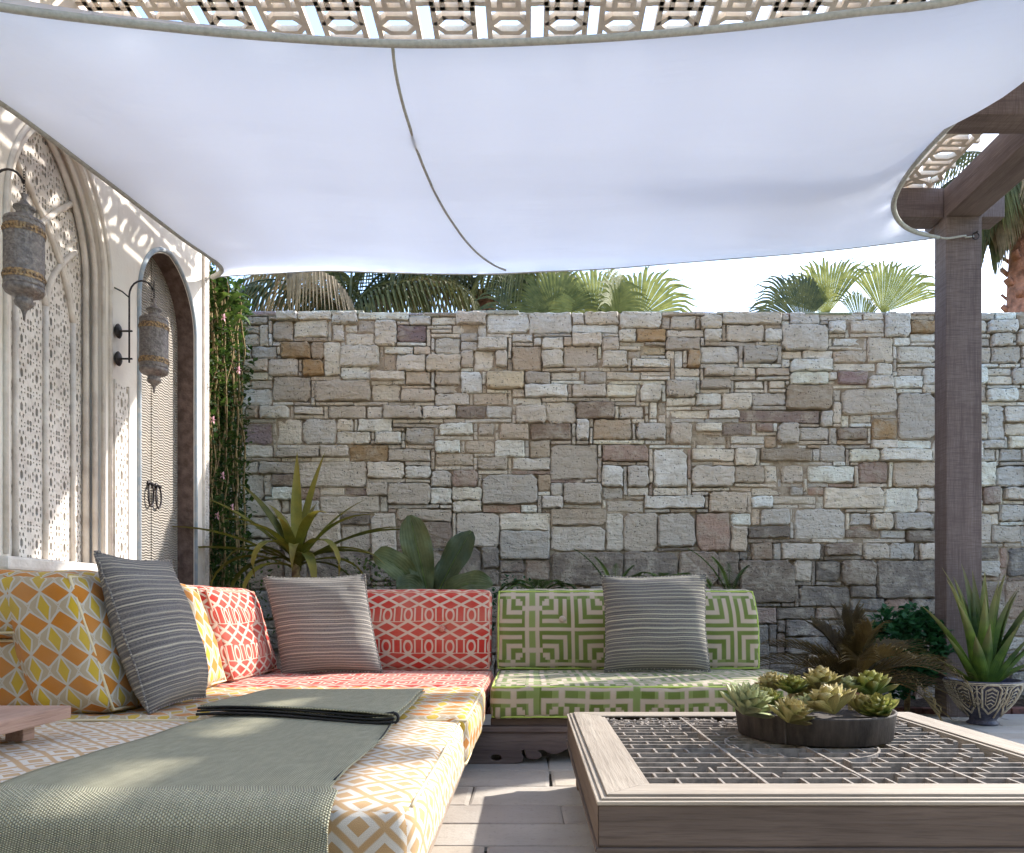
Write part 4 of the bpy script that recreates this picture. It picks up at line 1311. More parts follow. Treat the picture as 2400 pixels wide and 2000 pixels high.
for i in range(1, 9):
    rows.append(((-1.05, 1.420 - .002 * i, ZT - .06 - .03 * i), (-.37, 1.420 - .002 * i, ZT - .06 - .03 * i), -.03 - .03 * i))
pz(sheet(rows), 'lower_layer', M['throw'], th, True)
# the folded half: a second and third layer over the far end
def fold_rows(z0, y0, y1, dzf, xl0, xr0, seed):
    rr = []
    for i in range(16):
        t = i / 15; y = y0 + (y1 - y0) * t
        rr.append(((xl0 + .03 * t, y + .02, z0 + dzf * (1 - t)), (xr0 - .02 * t, y - .18 * (1 - t), z0 + dzf * (1 - t)), y - 1.45))
    return rr
pz(sheet(fold_rows(ZT + .008, 2.48, 3.07, .012, -1.07, -.395, 1)), 'folded_layer', M['throw'], th, True)
pz(sheet(fold_rows(ZT + .018, 2.475, 3.075, .016, -1.068, -.40, 2)), 'folded_layer', M['throw'], th, True)
# black bound edge seen along the fold
def edge_line(dz, dy, x0, x1):
    out = []
    for i in range(25):
        t = i / 24
        x = x0 + (x1 - x0) * t
        y = 2.495 - .19 * t + dy; z = ZT + .015 + dz + .006 * sin(t * 5) + (.014 * max(0, t - .9) * 10) * (1 if dz > .01 else .4) - .004 * max(0, .15 - t) * 7
        out.append((x, y, z))
    return out
for dz, dy, r in ((.019, 0, .0042), (.010, -.006, .0038), (.0, -.012, .005)):
    pz(MB().tube(edge_line(dz, dy, -1.075, -.405), r, 6), 'binding', M['binding'], th, True)
lp = [(-.405 + .012 * sin(a) + .002, 2.30 - .004, ZT + .027 - .014 * cos(a) + .0) for a in [pi * i / 8 for i in range(9)]]
pz(MB().tube(lp, .005, 6), 'binding', M['binding'], th, True)
pz(MB().tube([(-.388 - .03 * (y - 1.5) + .008 * sin(y * 7), y, ZT + .009) for y in [3.02 - i * .05 for i in range(30)]], .0022, 5), 'side_stitch', M['binding'], th, True)

# ================================================================ COFFEE TABLE
TX0, TX1, TY0, TY1, TZ = .157, 1.597, 1.775, 3.20, .295
tab = empty('coffee_table', ((TX0 + TX1) / 2, (TY0 + TY1) / 2, 0)); tag(tab, 'low square wooden coffee table with an open fretwork top', 'coffee table')
# stepped mouldings of the rim, mitred rings
def ring_part(name, x0, x1, y0, y1, w, z0, z1, mx_, my_, b=.003):
    for nm, q in (('near', 0), ('far', 1), ('l', 2), ('r', 3)):
        if q == 0: P = [(x0, y0), (x1, y0), (x1 - w, y0 + w), (x0 + w, y0 + w)]
        elif q == 1: P = [(x1, y1), (x0, y1), (x0 + w, y1 - w), (x1 - w, y1 - w)]
        elif q == 2: P = [(x0, y1), (x0, y0), (x0 + w, y0 + w), (x0 + w, y1 - w)]
        else: P = [(x1, y0), (x1, y1), (x1 - w, y1 - w), (x1 - w, y0 + w)]
        cx = sum(p[0] for p in P) / 4; cy = sum(p[1] for p in P) / 4
        g = .0006
        vs = [(p[0], p[1], z) for z in (z0, z1) for p in P]
        vs = [(x + (g if x < cx else -g) * (q < 2), y + (g if y < cy else -g) * (q > 1), z) for x, y, z in vs]
        bm = bmesh.new(); bv = [bm.verts.new(v) for v in vs]
        for f in ((3, 2, 1, 0), (4, 5, 6, 7), (0, 1, 5, 4), (1, 2, 6, 5), (2, 3, 7, 6), (3, 0, 4, 7)): bm.faces.new([bv[k] for k in f])
        bmesh.ops.bevel(bm, geom=bm.edges[:], offset=b, segments=2, affect='EDGES', profile=.6)
        bm.verts.ensure_lookup_table(); bm.faces.ensure_lookup_table()
        m = MB().add([v.co.copy() for v in bm.verts], [[v.index for v in f.verts] for f in bm.faces]); bm.free()
        pz(m, name, mx_ if q < 2 else my_, tab)
ring_part('rim_step', TX0, TX1, TY0, TY1, .05, TZ - .012, TZ - .0035, M['top_x'], M['top_y'], .002)
ring_part('rim_step', TX0 + .012, TX1 - .012, TY0 + .014, TY1 - .014, .05, TZ - .0034, TZ + .0015, M['top_x'], M['top_y'], .0015)
ring_part('frame_board', TX0 + .026, TX1 - .026, TY0 + .03, TY1 - .03, .105, TZ + .0016, TZ + .008, M['top_x'], M['top_y'], .002)
ring_part('apron', TX0 + .002, TX1 - .002, TY0 + .004, TY1 - .004, .03, .185, TZ - .0125, M['table_x'], M['table_y'], .006)
ring_part('apron_lip', TX0 - .004, TX1 + .004, TY0 - .003, TY1 + .003, .02, .173, .1845, M['table_x'], M['table_y'], .004)
for (x, y) in ((TX0 + .035, TY0 + .04), (TX1 - .125, TY0 + .04), (TX0 + .035, TY1 - .13), (TX1 - .125, TY1 - .13)):
    pz(MB().box(x, y, 0, x + .085, y + .085, .172, .008), 'leg', M['table_x'], tab)
IX0, IX1, IY0, IY1 = TX0 + .132, TX1 - .132, TY0 + .136, TY1 - .136
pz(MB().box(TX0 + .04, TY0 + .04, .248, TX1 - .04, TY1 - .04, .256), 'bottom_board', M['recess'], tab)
pz(MB().box(IX0, IY0, .2565, IX0 + .014, IY1, TZ + .003, .002), 'inner_bead', M['top_y'], tab)
pz(MB().box(IX1 - .014, IY0, .2565, IX1, IY1, TZ + .003, .002), 'inner_bead', M['top_y'], tab)
gr = MB(); q = random.Random(5)
cx, cy, RR = (IX0 + IX1) / 2, (IY0 + IY1) / 2, .345
gx0, gx1 = IX0 + .016, IX1 - .016
def bar(x0, y0, x1, y1, w=.0065, top=TZ - .002, h=.026):
    if abs(y1 - y0) < 1e-6: gr.box(x0, y0 - w / 2, top - h, x1, y0 + w / 2, top)
    else: gr.box(x0 - w / 2, y0, top - h - .001, x0 + w / 2, y1, top + .0008)
ys = []; y = IY0 + .03
while y < IY1 - .02: ys.append(y); y += q.choice([.052, .06, .072])
xs_long = [gx0 + (gx1 - gx0) * k for k in (.26, .5, .74)]
for k, y in enumerate(ys):
    x = gx0
    while x < gx1:
        l = q.choice([.16, .22, .3, .4, .55]); x2 = min(x + l, gx1)
        xm = (x + x2) / 2
        bar(x, y, x2 - q.choice([.0, .0, .03, .055]), y, q.choice([.006, .0075])); x = x2
for k in range(-1, len(ys)):
    ya = ys[k] if k >= 0 else IY0 + .001; yb = ys[k + 1] if k + 1 < len(ys) else IY1 - .001
    x = gx0 + (.03 if k % 2 else .084)
    while x < gx1:
        if q.random() < .88: bar(x + q.uniform(-.006, .006), ya + .0035, x + q.uniform(-.001, .001), yb - .0035)
        if gr.v and 0: pass
        x += .108
    # straighten the little skews of the uprights
for x in xs_long: bar(x, IY0 + .001, x, IY1 - .001, .008, TZ + .0005)
pz(gr, 'fretwork', M['grid'], tab)['kind'] = 'stuff'
md = MB()
for R0, w in ((.235, .006),):
    n = 64
    vs = []; fs = []
    for i in range(n):
        a = 2 * pi * i / n
        for (rr, zz) in ((R0 - w / 2, TZ - .03), (R0 - w / 2, TZ - .001), (R0 + w / 2, TZ - .001), (R0 + w / 2, TZ - .03)):
            vs.append((cx + rr * cos(a), cy + rr * sin(a), zz))
    for i in range(n):
        j = (i + 1) % n
        for k in range(3): fs.append((i * 4 + k, j * 4 + k, j * 4 + k + 1, i * 4 + k + 1))
    md.add(vs, fs)
for i in range(0):
    a = 2 * pi * i / 40
    md.obox((cx + (RR - .05) * cos(a), cy + (RR - .05) * sin(a), TZ - .012), (cx + (RR - .008) * cos(a + .07), cy + (RR - .008) * sin(a + .07), TZ - .012), .006, .024)
pz(md, 'round_medallion', M['grid'], tab)['kind'] = 'stuff'
# finely carved strip along the far edge of the fretwork
cv = MB()
for i in range(220):
    x = q.uniform(gx0, gx1); y = q.uniform(IY1 - .19, IY1 - .01); a = q.uniform(0, pi); l = q.uniform(.008, .02)
    cv.obox((x - l * cos(a), y - l * sin(a), TZ - .006), (x + l * cos(a), y + l * sin(a), TZ - .006), .006, .012)
pz(cv, 'carved_border', M['grid'], tab)['kind'] = 'stuff'
# ================================================================ LEAVES
def strap(pts, widths, fold=.25, up=Vector((0, 0, 1)), twist=0.0, thick=0.0):
    """a leaf blade along a curved midrib: three points across, folded along the middle"""
    pts = [Vector(p) for p in pts]; n = len(pts)
    vs = []; uvs = []; fs = []
    for i, p in enumerate(pts):
        t = (pts[min(i + 1, n - 1)] - pts[max(i - 1, 0)]).normalized()
        side = t.cross(up)
        if side.length < .05: side = t.cross(Vector((0, 1, 0)))
        side.normalize()
        nr = side.cross(t).normalized()
        if twist:
            a = twist * i / n; side, nr = side * cos(a) + nr * sin(a), nr * cos(a) - side * sin(a)
        w = widths[i] if isinstance(widths, (list, tuple)) else widths
        for k, c in ((-1, 1), (0, 0), (1, 1)):
            vs.append(p + side * (w * k) + nr * (abs(k) * w * fold)); uvs.append(((k + 1) / 2, i / (n - 1)))
    for i in range(n - 1):
        for k in range(2): fs.append((i * 3 + k, i * 3 + k + 1, (i + 1) * 3 + k + 1, (i + 1) * 3 + k))
    if thick:
        m = len(vs); base = list(vs)
        for i in range(n):
            w = widths[i]
            t = (pts[min(i + 1, n - 1)] - pts[max(i - 1, 0)]).normalized(); side = t.cross(up).normalized(); nr = side.cross(t).normalized()
            for k in range(3): vs.append(base[i * 3 + k] - nr * thick * (w / max(widths)) * (1.0 if k == 1 else .1)); uvs.append(uvs[i * 3 + k])
        fs += [tuple(m + q for q in f[::-1]) for f in fs]
        for i in range(n - 1):
            for k in (0, 2):
                fs.append((i * 3 + k, (i + 1) * 3 + k, m + (i + 1) * 3 + k, m + i * 3 + k))
    return vs, fs, uvs
def arc(base, az, el, length, droop, n=12, curl=0):
    """points of a leaf that leaves the base at azimuth az and elevation el and bends over"""
    p = Vector(base); out = [p.copy()]; e = el
    for i in range(n):
        e -= droop / n * (0.4 + 1.2 * i / n)
        az += curl / n
        p = p + Vector((cos(az) * cos(e), sin(az) * cos(e), sin(e))) * (length / n); out.append(p.copy())
    return out
def taper(n, w, base=.5, peak=.35):
    out = []
    for i in range(n + 1):
        t = i / n
        a = base + (1 - base) * min(1, t / peak) if t < peak else 1 - ((t - peak) / (1 - peak)) ** 1.6
        out.append(max(.0008, w * a))
    return out
def ch(root, mb, name, mat, smooth=True):
    """child built in world coordinates"""
    o = mb.build(name, mat, root, smooth); o.matrix_parent_inverse = Matrix.Translation(-Vector(root.location)); return o

# ---- dracaena in front of the ivy
r_ = random.Random(11)
DB = at(695, 1395, 4.95)
dra = empty('dracaena', (DB.x, DB.y, 0)); tag(dra, 'spiky olive strap leaved plant standing at the left end of the stone wall', 'plant')
top = at(694, 1318, 4.95)
ch(dra, MB().tube([(DB.x, DB.y, 0), (DB.x + .01, DB.y, .4), (DB.x - .005, DB.y, .75), (top.x, top.y, top.z)], [.045, .038, .032, .026], 10), 'trunk', M['vine_stem'])
spec = [(105, 82, .66, .25), (60, 78, .74, .25), (35, 60, .62, .6), (150, 55, .74, .5), (165, 42, .85, .5), (200, 30, .80, .7), (20, 40, .78, .85), (5, 34, .88, 1.0), (340, 28, .62, 1.2), (185, 15, .85, .6),
        (215, 50, .5, 2.4), (250, 48, .52, 2.9), (285, 60, .5, 2.7), (320, 45, .55, 2.6), (350, 20, .72, 1.2), (170, 10, .60, 2.2), (190, 35, .62, 2.4), (10, 15, .5, 2.3), (80, 70, .5, .6), (270, 70, .38, 1.0), (130, 65, .56, .8),
        (300, 25, .55, 2.4), (240, 20, .5, 2.3), (40, 30, .5, 1.8), (95, 40, .5, 1.5), (310, 65, .5, 1.5), (230, 68, .45, 1.5), (0, 62, .6, 1.3), (180, 65, .55, 1.4)]
for az, el, L, dr_ in spec:
    pts = arc(top + Vector((r_.uniform(-.01, .01), r_.uniform(-.01, .01), r_.uniform(-.06, .02))), radians(az + r_.uniform(-5, 5)), radians(el), L * 1.15, dr_, 12)
    ch(dra, MB().add(*strap(pts, taper(12, .036, .6, .4), .35)), 'leaf', M['dracaena'])

# ---- fiddle leaf plant
def broad(pts, w, n=14, m=6, cup=.25, ruffle=.02, seed=0):
    vs = []; uvs = []; fs = []
    pts = [Vector(p) for p in pts]; k = len(pts)
    for i, p in enumerate(pts):
        t_ = i / (k - 1)
        t = (pts[min(i + 1, k - 1)] - pts[max(i - 1, 0)]).normalized(); side = t.cross(Vector((0, -1, .35))).normalized(); nr = side.cross(t).normalized()
        ww = w * (sin(pi / 2 * max(.04, t_) / .62) ** 1.1 if t_ < .62 else sqrt(max(.004, 1 - ((t_ - .62) / .385) ** 2.4)))
        for j in range(-m, m + 1):
            s_ = j / m
            z = cup * abs(s_) * ww + ruffle * sin(t_ * 16 + s_ * 2 + seed) * abs(s_) ** 2 + .006 * abs(sin(t_ * 22)) * (1 - abs(s_))
            vs.append(p + side * s_ * ww + nr * z); uvs.append((s_ * .5 + .5, t_ * .4))
    q = 2 * m + 1
    for i in range(k - 1):
        for j in range(q - 1): fs.append((i * q + j, i * q + j + 1, (i + 1) * q + j + 1, (i + 1) * q + j))
    return vs, fs, uvs
FB = at(1010, 1440, 4.85)
fic = empty('fiddle_leaf_plant', (FB.x, FB.y, 0)); tag(fic, 'plant with a few big dull green rounded leaves behind the red back cushion', 'plant')
ch(fic, MB().tube([(FB.x, FB.y, 0), (FB.x, FB.y, .7)], .018, 8), 'stem', M['vine_stem'])
for tip, w, dy in (((960, 1208), .095, -.05), ((1105, 1245), .085, .05), ((876, 1300), .082, -.1), ((1155, 1372), .075, -.12), ((1060, 1330), .07, .12), ((930, 1380), .07, -.15)):
    a = Vector((FB.x, FB.y, .72)); b = at(tip[0], tip[1], FB.y + dy)
    pts = [a.lerp(b, t) + Vector((0, -.02, .07 if tip[1] > 1280 else .02)) * sin(pi * t) for t in [i / 14 for i in range(15)]]
    ch(fic, MB().add(*broad(pts, w, cup=.3, seed=w * 50)), 'leaf', M['ficus'])
    ch(fic, MB().tube([p + Vector((0, -.004, .0)) for p in pts], [.005 * (1 - .8 * i / 14) for i in range(15)], 5), 'midrib', M['fern'])

# ---- ferns behind the green sofa
def frond(base, az, el, L, droop, nl, ll, lw, ang=65, vdrop=.2, stemr=.004, up=Vector((0, 0, 1))):
    mb = MB(); pts = arc(base, az, el, L, droop, 16)
    mb.tube(pts, [stemr * (1 - .8 * i / 16) for i in range(17)], 4)
    for k in range(nl):
        t = .12 + .86 * k / (nl - 1); f = t * 16; i = min(15, int(f)); p = pts[i].lerp(pts[i + 1], f - i)
        d = (pts[i + 1] - pts[i]).normalized(); side = d.cross(up)
        if side.length < .1: side = d.cross(Vector((0, 1, 0)))
        side.normalize()
        l = ll * (sin(pi * (t * .82 + .12)) ** .6)
        for sg in (-1, 1):
            a = radians(ang * (1 - .45 * t))
            dd = (d * cos(a) + side * sg * sin(a) + Vector((0, 0, r_.uniform(-.08, .05)))).normalized()
            q0 = p; q1 = p + dd * l * .5 + Vector((0, 0, -vdrop * l * .12)); q2 = p + dd * l + Vector((0, 0, -vdrop * l * .6))
            mb.add(*strap([q0, q1, q2], [lw * .6, lw, .0006], .3))
    return mb
fern_x = [(1262, 1390, 'low fern arching just above the left part of the green back cushion', 1), (1440, 1375, 'upright fern tip poking up left of the charcoal pillow', 2), (1565, 1385, 'rounded fern arching up behind the charcoal pillow', 3), (1712, 1390, 'small upright fern near the right end of the green back cushion', 2)]
for k, (px, py, lab, kind) in enumerate(fern_x):
    b = at(px, py, 4.75); fr = empty('fern', (b.x, b.y, 0)); tag(fr, lab, 'fern', 'ferns behind the green sofa')
    base = Vector((b.x, b.y, .77))
    if kind in (1, 3):
        for a_, e_, L in ((15, 62, .32), (165, 62, .32), (40, 75, .28), (140, 72, .3), (200, 60, .28), (350, 55, .28), (90, 80, .26)):
            if kind == 3 : e_ += 8; L *= 1.2
            ch(fr, frond(base, radians(a_), radians(e_), L, 2.2, 22, .075, .008), 'frond', M['fern'])
    else:
        for a_, e_, L in ((165, 68, .42), (200, 80, .3), (20, 75, .26), (80, 70, .3)):
            ch(fr, frond(base, radians(a_), radians(e_), L, .7, 20, .05, .007), 'frond', M['fern'])
    ch(fr, MB().tube([(b.x, b.y, 0), (b.x, b.y, .62)], .012, 6), 'stem', M['vine_stem'])

# ---- bronze palm right of the sofa
BB = at(2005, 1620, 4.62)
bp = empty('bronze_palm', (BB.x, BB.y, 0)); tag(bp, 'low bronze leaved palm with narrow drooping leaflets right of the green sofa', 'palm')
base = Vector((BB.x, BB.y, .26))
def comb(base, az, el, L, droop, nl, ll, lw):
    """frond whose narrow leaflets all sweep upwards"""
    mb = MB(); pts = arc(base, az, el, L, droop, 14); mb.tube(pts, [.006 * (1 - .7 * i / 14) for i in range(15)], 4)
    for k in range(nl):
        t = .1 + .9 * k / (nl - 1); f = t * 14; i = min(13, int(f)); p = pts[i].lerp(pts[i + 1], f - i); d = (pts[i + 1] - pts[i]).normalized()
        for sg in (-1, 1):
            side = d.cross(Vector((0, 0, 1))); side = side.normalized() if side.length > .05 else Vector((1, 0, 0))
            dd = (d * .8 + side * sg * .55 + Vector((0, 0, .35))).normalized(); l = ll * (1 - .35 * t) * r_.uniform(.85, 1.1)
            q = [p, p + dd * l * .5, p + dd * l * .85 + Vector((0, 0, -.01)), p + dd * l + Vector((side.x * sg * .02, 0, -.03))]
            mb.add(*strap(q, [lw * .5, lw, lw * .6, .0006], .3))
    return mb
for az, el, L, dr_ in ((90, 88, .30, .2), (100, 80, .32, .4), (70, 78, .32, .5), (120, 65, .34, .7), (60, 62, .34, .7), (150, 48, .40, 1.0), (30, 46, .42, 1.0), (170, 30, .50, 1.0), (10, 30, .52, 1.1), (185, 14, .42, .8), (355, 12, .48, .9), (200, 40, .4, 1.4), (335, 40, .42, 1.5), (250, 60, .3, 1.4), (300, 60, .3, 1.3), (270, 75, .3, .8), (225, 25, .3, 1.2), (320, 20, .34, 1.4)):
    ch(bp, comb(base, radians(az), radians(el), L * 1.35, dr_, 26, .24, .008), 'frond', M['brown_palm'])
ch(bp, MB().lathe([(.07, 0), (.085, .1), (.07, .2), (.02, .24)], 14, (BB.x, BB.y, 0)), 'trunk', M['trunk'])

# ---- clipped bush behind it, and small leafy plants
def leaf_cloud(n, fn, size, mb=None, seed=1, flat=.3):
    q = random.Random(seed); mb = mb or MB()
    for _ in range(n):
        p = Vector(fn(q)); a = q.uniform(0, 2 * pi); e = q.uniform(-.6, 1.1); s_ = size * q.uniform(.6, 1.3)
        d = Vector((cos(a) * cos(e), sin(a) * cos(e), sin(e))); side = d.cross(Vector((q.uniform(-.5, .5), q.uniform(-.5, .5), 1))).normalized(); nr = side.cross(d)
        mb.add([p, p + d * s_ * .5 + side * s_ * flat + nr * s_ * .1, p + d * s_, p + d * s_ * .5 - side * s_ * flat + nr * s_ * .1], [(0, 1, 2), (0, 2, 3)], [(.5, 0), (1, .5), (.5, 1), (0, .5)])
    return mb
def ball(c, rx, ry, rz, lump=.25, seed=0):
    def f(q):
        while True:
            v = Vector((q.uniform(-1, 1), q.uniform(-1, 1), q.uniform(-1, 1)))
            if .35 < v.length < 1: break
        k = 1 + lump * noise.noise(v.normalized() * 2.3 + Vector((seed, 0, 0)))
        v = v.normalized() * (v.length ** .5) * k
        return (c[0] + v.x * rx, c[1] + v.y * ry, c[2] + v.z * rz)
    return f
gb = at(2125, 1520, 5.25); bu = empty('round_bush', (gb.x, gb.y, 0)); tag(bu, 'round dark green bush beside the timber post', 'bush')
o = ch(bu, leaf_cloud(3600, ball((gb.x, gb.y, gb.z - .02), .28, .24, .28, .4, 3), .05, seed=5, flat=.42), 'foliage', M['bush'], False)
ch(bu, MB().tube([(gb.x, gb.y, 0), (gb.x + .01, gb.y, .2), (gb.x, gb.y, .38)], .02, 7), 'stem', M['vine_stem'])
for k, (px, py, lab, rx, rz) in enumerate(((855, 1350, 'small leafy shrub in the shade between the spiky plant and the broad leaved plant', .26, .17), (585, 1345, 'small leafy shrub at the foot of the ivy', .22, .26), (1200, 1385, 'dark low shrub right of the broad leaved plant', .2, .09))):
    c = at(px, py, 5.2); b = empty('small_shrub', (c.x, c.y, 0)); tag(b, lab, 'shrub')
    ch(b, leaf_cloud(420, ball((c.x, c.y, c.z - .1), rx, .14, rz + .08, .6, k * 4 + 1), .034, seed=k + 20), 'foliage', M['ivy'] if k < 2 else M['bush'], False)
    ch(b, MB().tube([(c.x, c.y, 0), (c.x, c.y, c.z - .15)], .012, 6), 'stem', M['vine_stem'])

# ---- ivy curtain between house and stone wall
ivy = empty('climbing_vine', (-2.22, 5.4, 0)); tag(ivy, 'dense climbing vine with pale hanging stems and pink flowers beside the house corner', 'vine')
q = random.Random(21)
stems = MB(); fol = MB()
for k in range(44):
    x = q.uniform(-2.36, -2.10); y = q.uniform(5.15, 5.8)
    pts = []; z = 3.02 + q.uniform(-.25, .06)
    zb = q.uniform(.2, 1.6)
    while z > zb:
        pts.append((x, y, z)); x += q.uniform(-.03, .03); y += q.uniform(-.03, .03); z -= q.uniform(.10, .2)
        x = min(-2.08, max(-2.38, x))
    if len(pts) > 2:
        c_ = cr([Vector(p) for p in pts], len(pts) * 3)
        stems.tube(c_, q.uniform(.004, .009), 5)
        for p in c_:
            for _ in range(3):
                fol_p = p + Vector((q.uniform(-.05, .05), q.uniform(-.05, .05), q.uniform(-.05, .05)))
                fol = leaf_cloud(1, lambda _q, fol_p=fol_p: fol_p, .042, fol, q.randint(0, 1 << 30), .33)
def slab_pt(q_):
    z = q_.uniform(.3, 2.98); w = .13 + .05 * noise.noise(Vector((z * 2.2, 1, 5)))
    return (-2.24 + q_.uniform(-w, w), q_.uniform(5.12, 5.85), z)
leaf_cloud(5600, slab_pt, .052, fol, 33, .33)
def top_pt(q_):
    a = q_.uniform(0, 1)
    return (-2.26 + q_.gauss(0, .09), 5.45 + q_.gauss(0, .16), 2.95 + abs(q_.gauss(0, .07)) - .05)
leaf_cloud(700, top_pt, .07, fol, 34, .3)
ch(ivy, stems, 'stems', M['vine_stem'])
o = ch(ivy, fol, 'foliage', M['ivy'], False); o['kind'] = 'stuff'
for px, py in ((560, 868), (525, 745), (500, 985), (523, 1115), (510, 1210), (545, 1190)):
    p = at(px, py, 5.1)
    f = MB()
    for a in range(5):
        an = 2 * pi * a / 5; f.add(*strap([p, p + Vector((cos(an) * .012, -.006, sin(an) * .016)), p + Vector((cos(an) * .02, -.002, sin(an) * .03))], [.003, .010, .002], .2))
    ch(ivy, f, 'flower', M['flower'], False)
for tip, c0 in (((575, 742), (505, 780)), ((605, 695), (520, 735)), ((560, 690), (500, 740)), ((610, 735), (540, 750)), ((600, 760), (545, 765)), ((520, 645), (500, 720))):
    a = at(c0[0], c0[1], 5.3); b = at(tip[0] - 12, tip[1] + 6, 5.25)
    pts = [a.lerp(b, t) + Vector((0, 0, .07)) * sin(pi * t) for t in [i / 8 for i in range(9)]]
    ch(ivy, MB().add(*strap(pts, taper(8, .03, .4, .5), .3)), 'leaf', M['ivy'])

# ================================================================ ALOE IN POT
PX, PY = 2.83, 4.79
pot = empty('carved_pot', (PX, PY, 0)); tag(pot, 'footed bowl with cream carved geometric relief standing by the timber post', 'pot')
prof = [(.085, 0), (.092, .008), (.078, .02), (.074, .032), (.095, .06), (.135, .105), (.172, .16), (.198, .215), (.213, .262), (.218, .277), (.206, .279), (.198, .262), (.16, .23)]
MB().lathe(prof, 56).build('bowl', M['pot_dark'], pot, True)
def on_bowl(a, z, off=.004):
    for (r0, z0), (r1, z1) in zip(prof[3:9], prof[4:10]):
        if z0 <= z <= z1: r = r0 + (r1 - r0) * (z - z0) / (z1 - z0); break
    else: r = .21 if z > .2 else .09
    return Vector(((r + off) * cos(a), (r + off) * sin(a), z))
rel = MB()
def rib(pl, r=.0058):
    out = []
    for (a0, z0), (a1, z1) in zip(pl, pl[1:]):
        for k in range(5): out.append(on_bowl(a0 + (a1 - a0) * k / 5, z0 + (z1 - z0) * k / 5))
    out.append(on_bowl(*pl[-1])); rel.tube(out, r, 5)
for k in range(8):
    a = 2 * pi * k / 8 + .1; w = pi / 8
    rib([(a, .05), (a, .255)], .005)
    rib([(a + w - .26, .235), (a + w - .14, .262), (a + w + .14, .262), (a + w + .26, .235), (a + w + .26, .12), (a + w, .075), (a + w - .26, .12), (a + w - .26, .235)], .0062)
    rib([(a + w - .16, .225), (a + w, .245), (a + w + .16, .225), (a + w + .16, .14), (a + w, .11), (a + w - .16, .14), (a + w - .16, .225)], .003)
    for j in range(5):
        z = .135 + j * .022
        rib([(a + w - .12, z), (a + w, z + .014), (a + w + .12, z)], .0036)
    rib([(a - .12, .25), (a + .12, .20)], .003); rib([(a + .12, .25), (a - .12, .20)], .003); rib([(a - .1, .16), (a, .13), (a + .1, .16), (a, .19), (a - .1, .16)], .003)
for i in range(2): rel.tube([on_bowl(2 * pi * t / 48, .268 - i * .01) for t in range(48)], .0035, 5, True)
rel.build('relief', M['pot_light'], pot, True)
MB().lathe([(.0, .24), (.19, .245)], 30, caps=False).build('potting_soil', M['soil'], pot)
alo = empty('aloe', (PX, PY, .245)); tag(alo, 'tall green pointed aloe growing in the carved pot', 'aloe')
r_ = random.Random(4)
specA = [(100, 86, .70), (60, 82, .66), (140, 82, .64), (20, 76, .60), (160, 74, .62), (190, 66, .58), (350, 66, .56), (210, 60, .48), (330, 58, .5), (270, 78, .56), (300, 72, .56), (240, 70, .5), (175, 50, .52), (5, 50, .54), (200, 38, .36), (340, 36, .40), (255, 55, .36), (290, 52, .38), (225, 46, .34), (315, 44, .36), (120, 70, .58), (80, 74, .6), (45, 62, .52), (280, 84, .62), (185, 22, .26), (355, 22, .28)]
for az, el, L in specA:
    a = radians(az + r_.uniform(-6, 6)); b = Vector((.05 * cos(a), .05 * sin(a), -.01))
    pts = arc(b, a, radians(min(88, el + 17)), L * 1.18 * r_.uniform(.95, 1.05), r_.uniform(.25, .55) if el > 60 else r_.uniform(.1, .5), 12)
    MB().add(*strap(pts, taper(12, .044 if el > 45 else .030, .75, .22), .45, thick=.014)).build('leaf', M['aloe'], alo, True)

# ================================================================ SUCCULENT PLANTER
CX, CY = .984, 2.66
pl = empty('round_planter', (CX, CY, TZ + .002)); tag(pl, 'wide round dark zinc planter in the middle of the coffee table', 'planter')
MB().lathe([(.245, 0), (.252, .004), (.262, .085), (.264, .091), (.256, .092), (.252, .08)], 64).build('bowl', M['zinc'], pl, True)
MB().lathe([(.0, .072), (.253, .074)], 30, caps=False).build('potting_soil', M['soil'], pl)
MB().tube([(-.165, -.2065, .004), (-.168, -.2125, .085)], .003, 5).build('seam', M['zinc'], pl)
def rosette(loc, R, mat, label, tilt, seed, n=30, kind=0):
    q = random.Random(seed)
    root = empty('succulent', loc); tag(root, label, 'succulent', 'rosette succulents crowding the round planter')
    root.rotation_euler = (tilt[0], tilt[1], q.uniform(0, 6))
    # one leaf mesh shared by the whole rosette
    m = 8; pts = [(0, 0, 0)]
    L = 1.0
    w = .25 if kind != 1 else .19
    pts = [Vector((0, L * i / m, .06 * sin(pi * i / m) + .22 * (i / m) ** 2)) for i in range(m + 1)]
    ws = [w * (.45 + .55 * min(1, (i / m) / .55)) if i / m < .62 else w * max(.03, 1 - ((i / m - .62) / .38) ** 2.2) for i in range(m + 1)]
    lme_ = MB().add(*strap(pts, ws, .35, thick=.09)).mesh('leaf', mat, True)
    for k in range(n):
        t = k / n; a = k * 2.39996; e = radians(10 + 74 * t ** .8) + q.uniform(-.08, .08)
        l = R * .98 * (1.0 - .38 * t) * q.uniform(.9, 1.08)
        o = bpy.data.objects.new('leaf', lme_); link(o, root)
        o.rotation_euler = (e, 0, a); o.scale = (l, l, l); o.location = (0, 0, R * .22 * t)
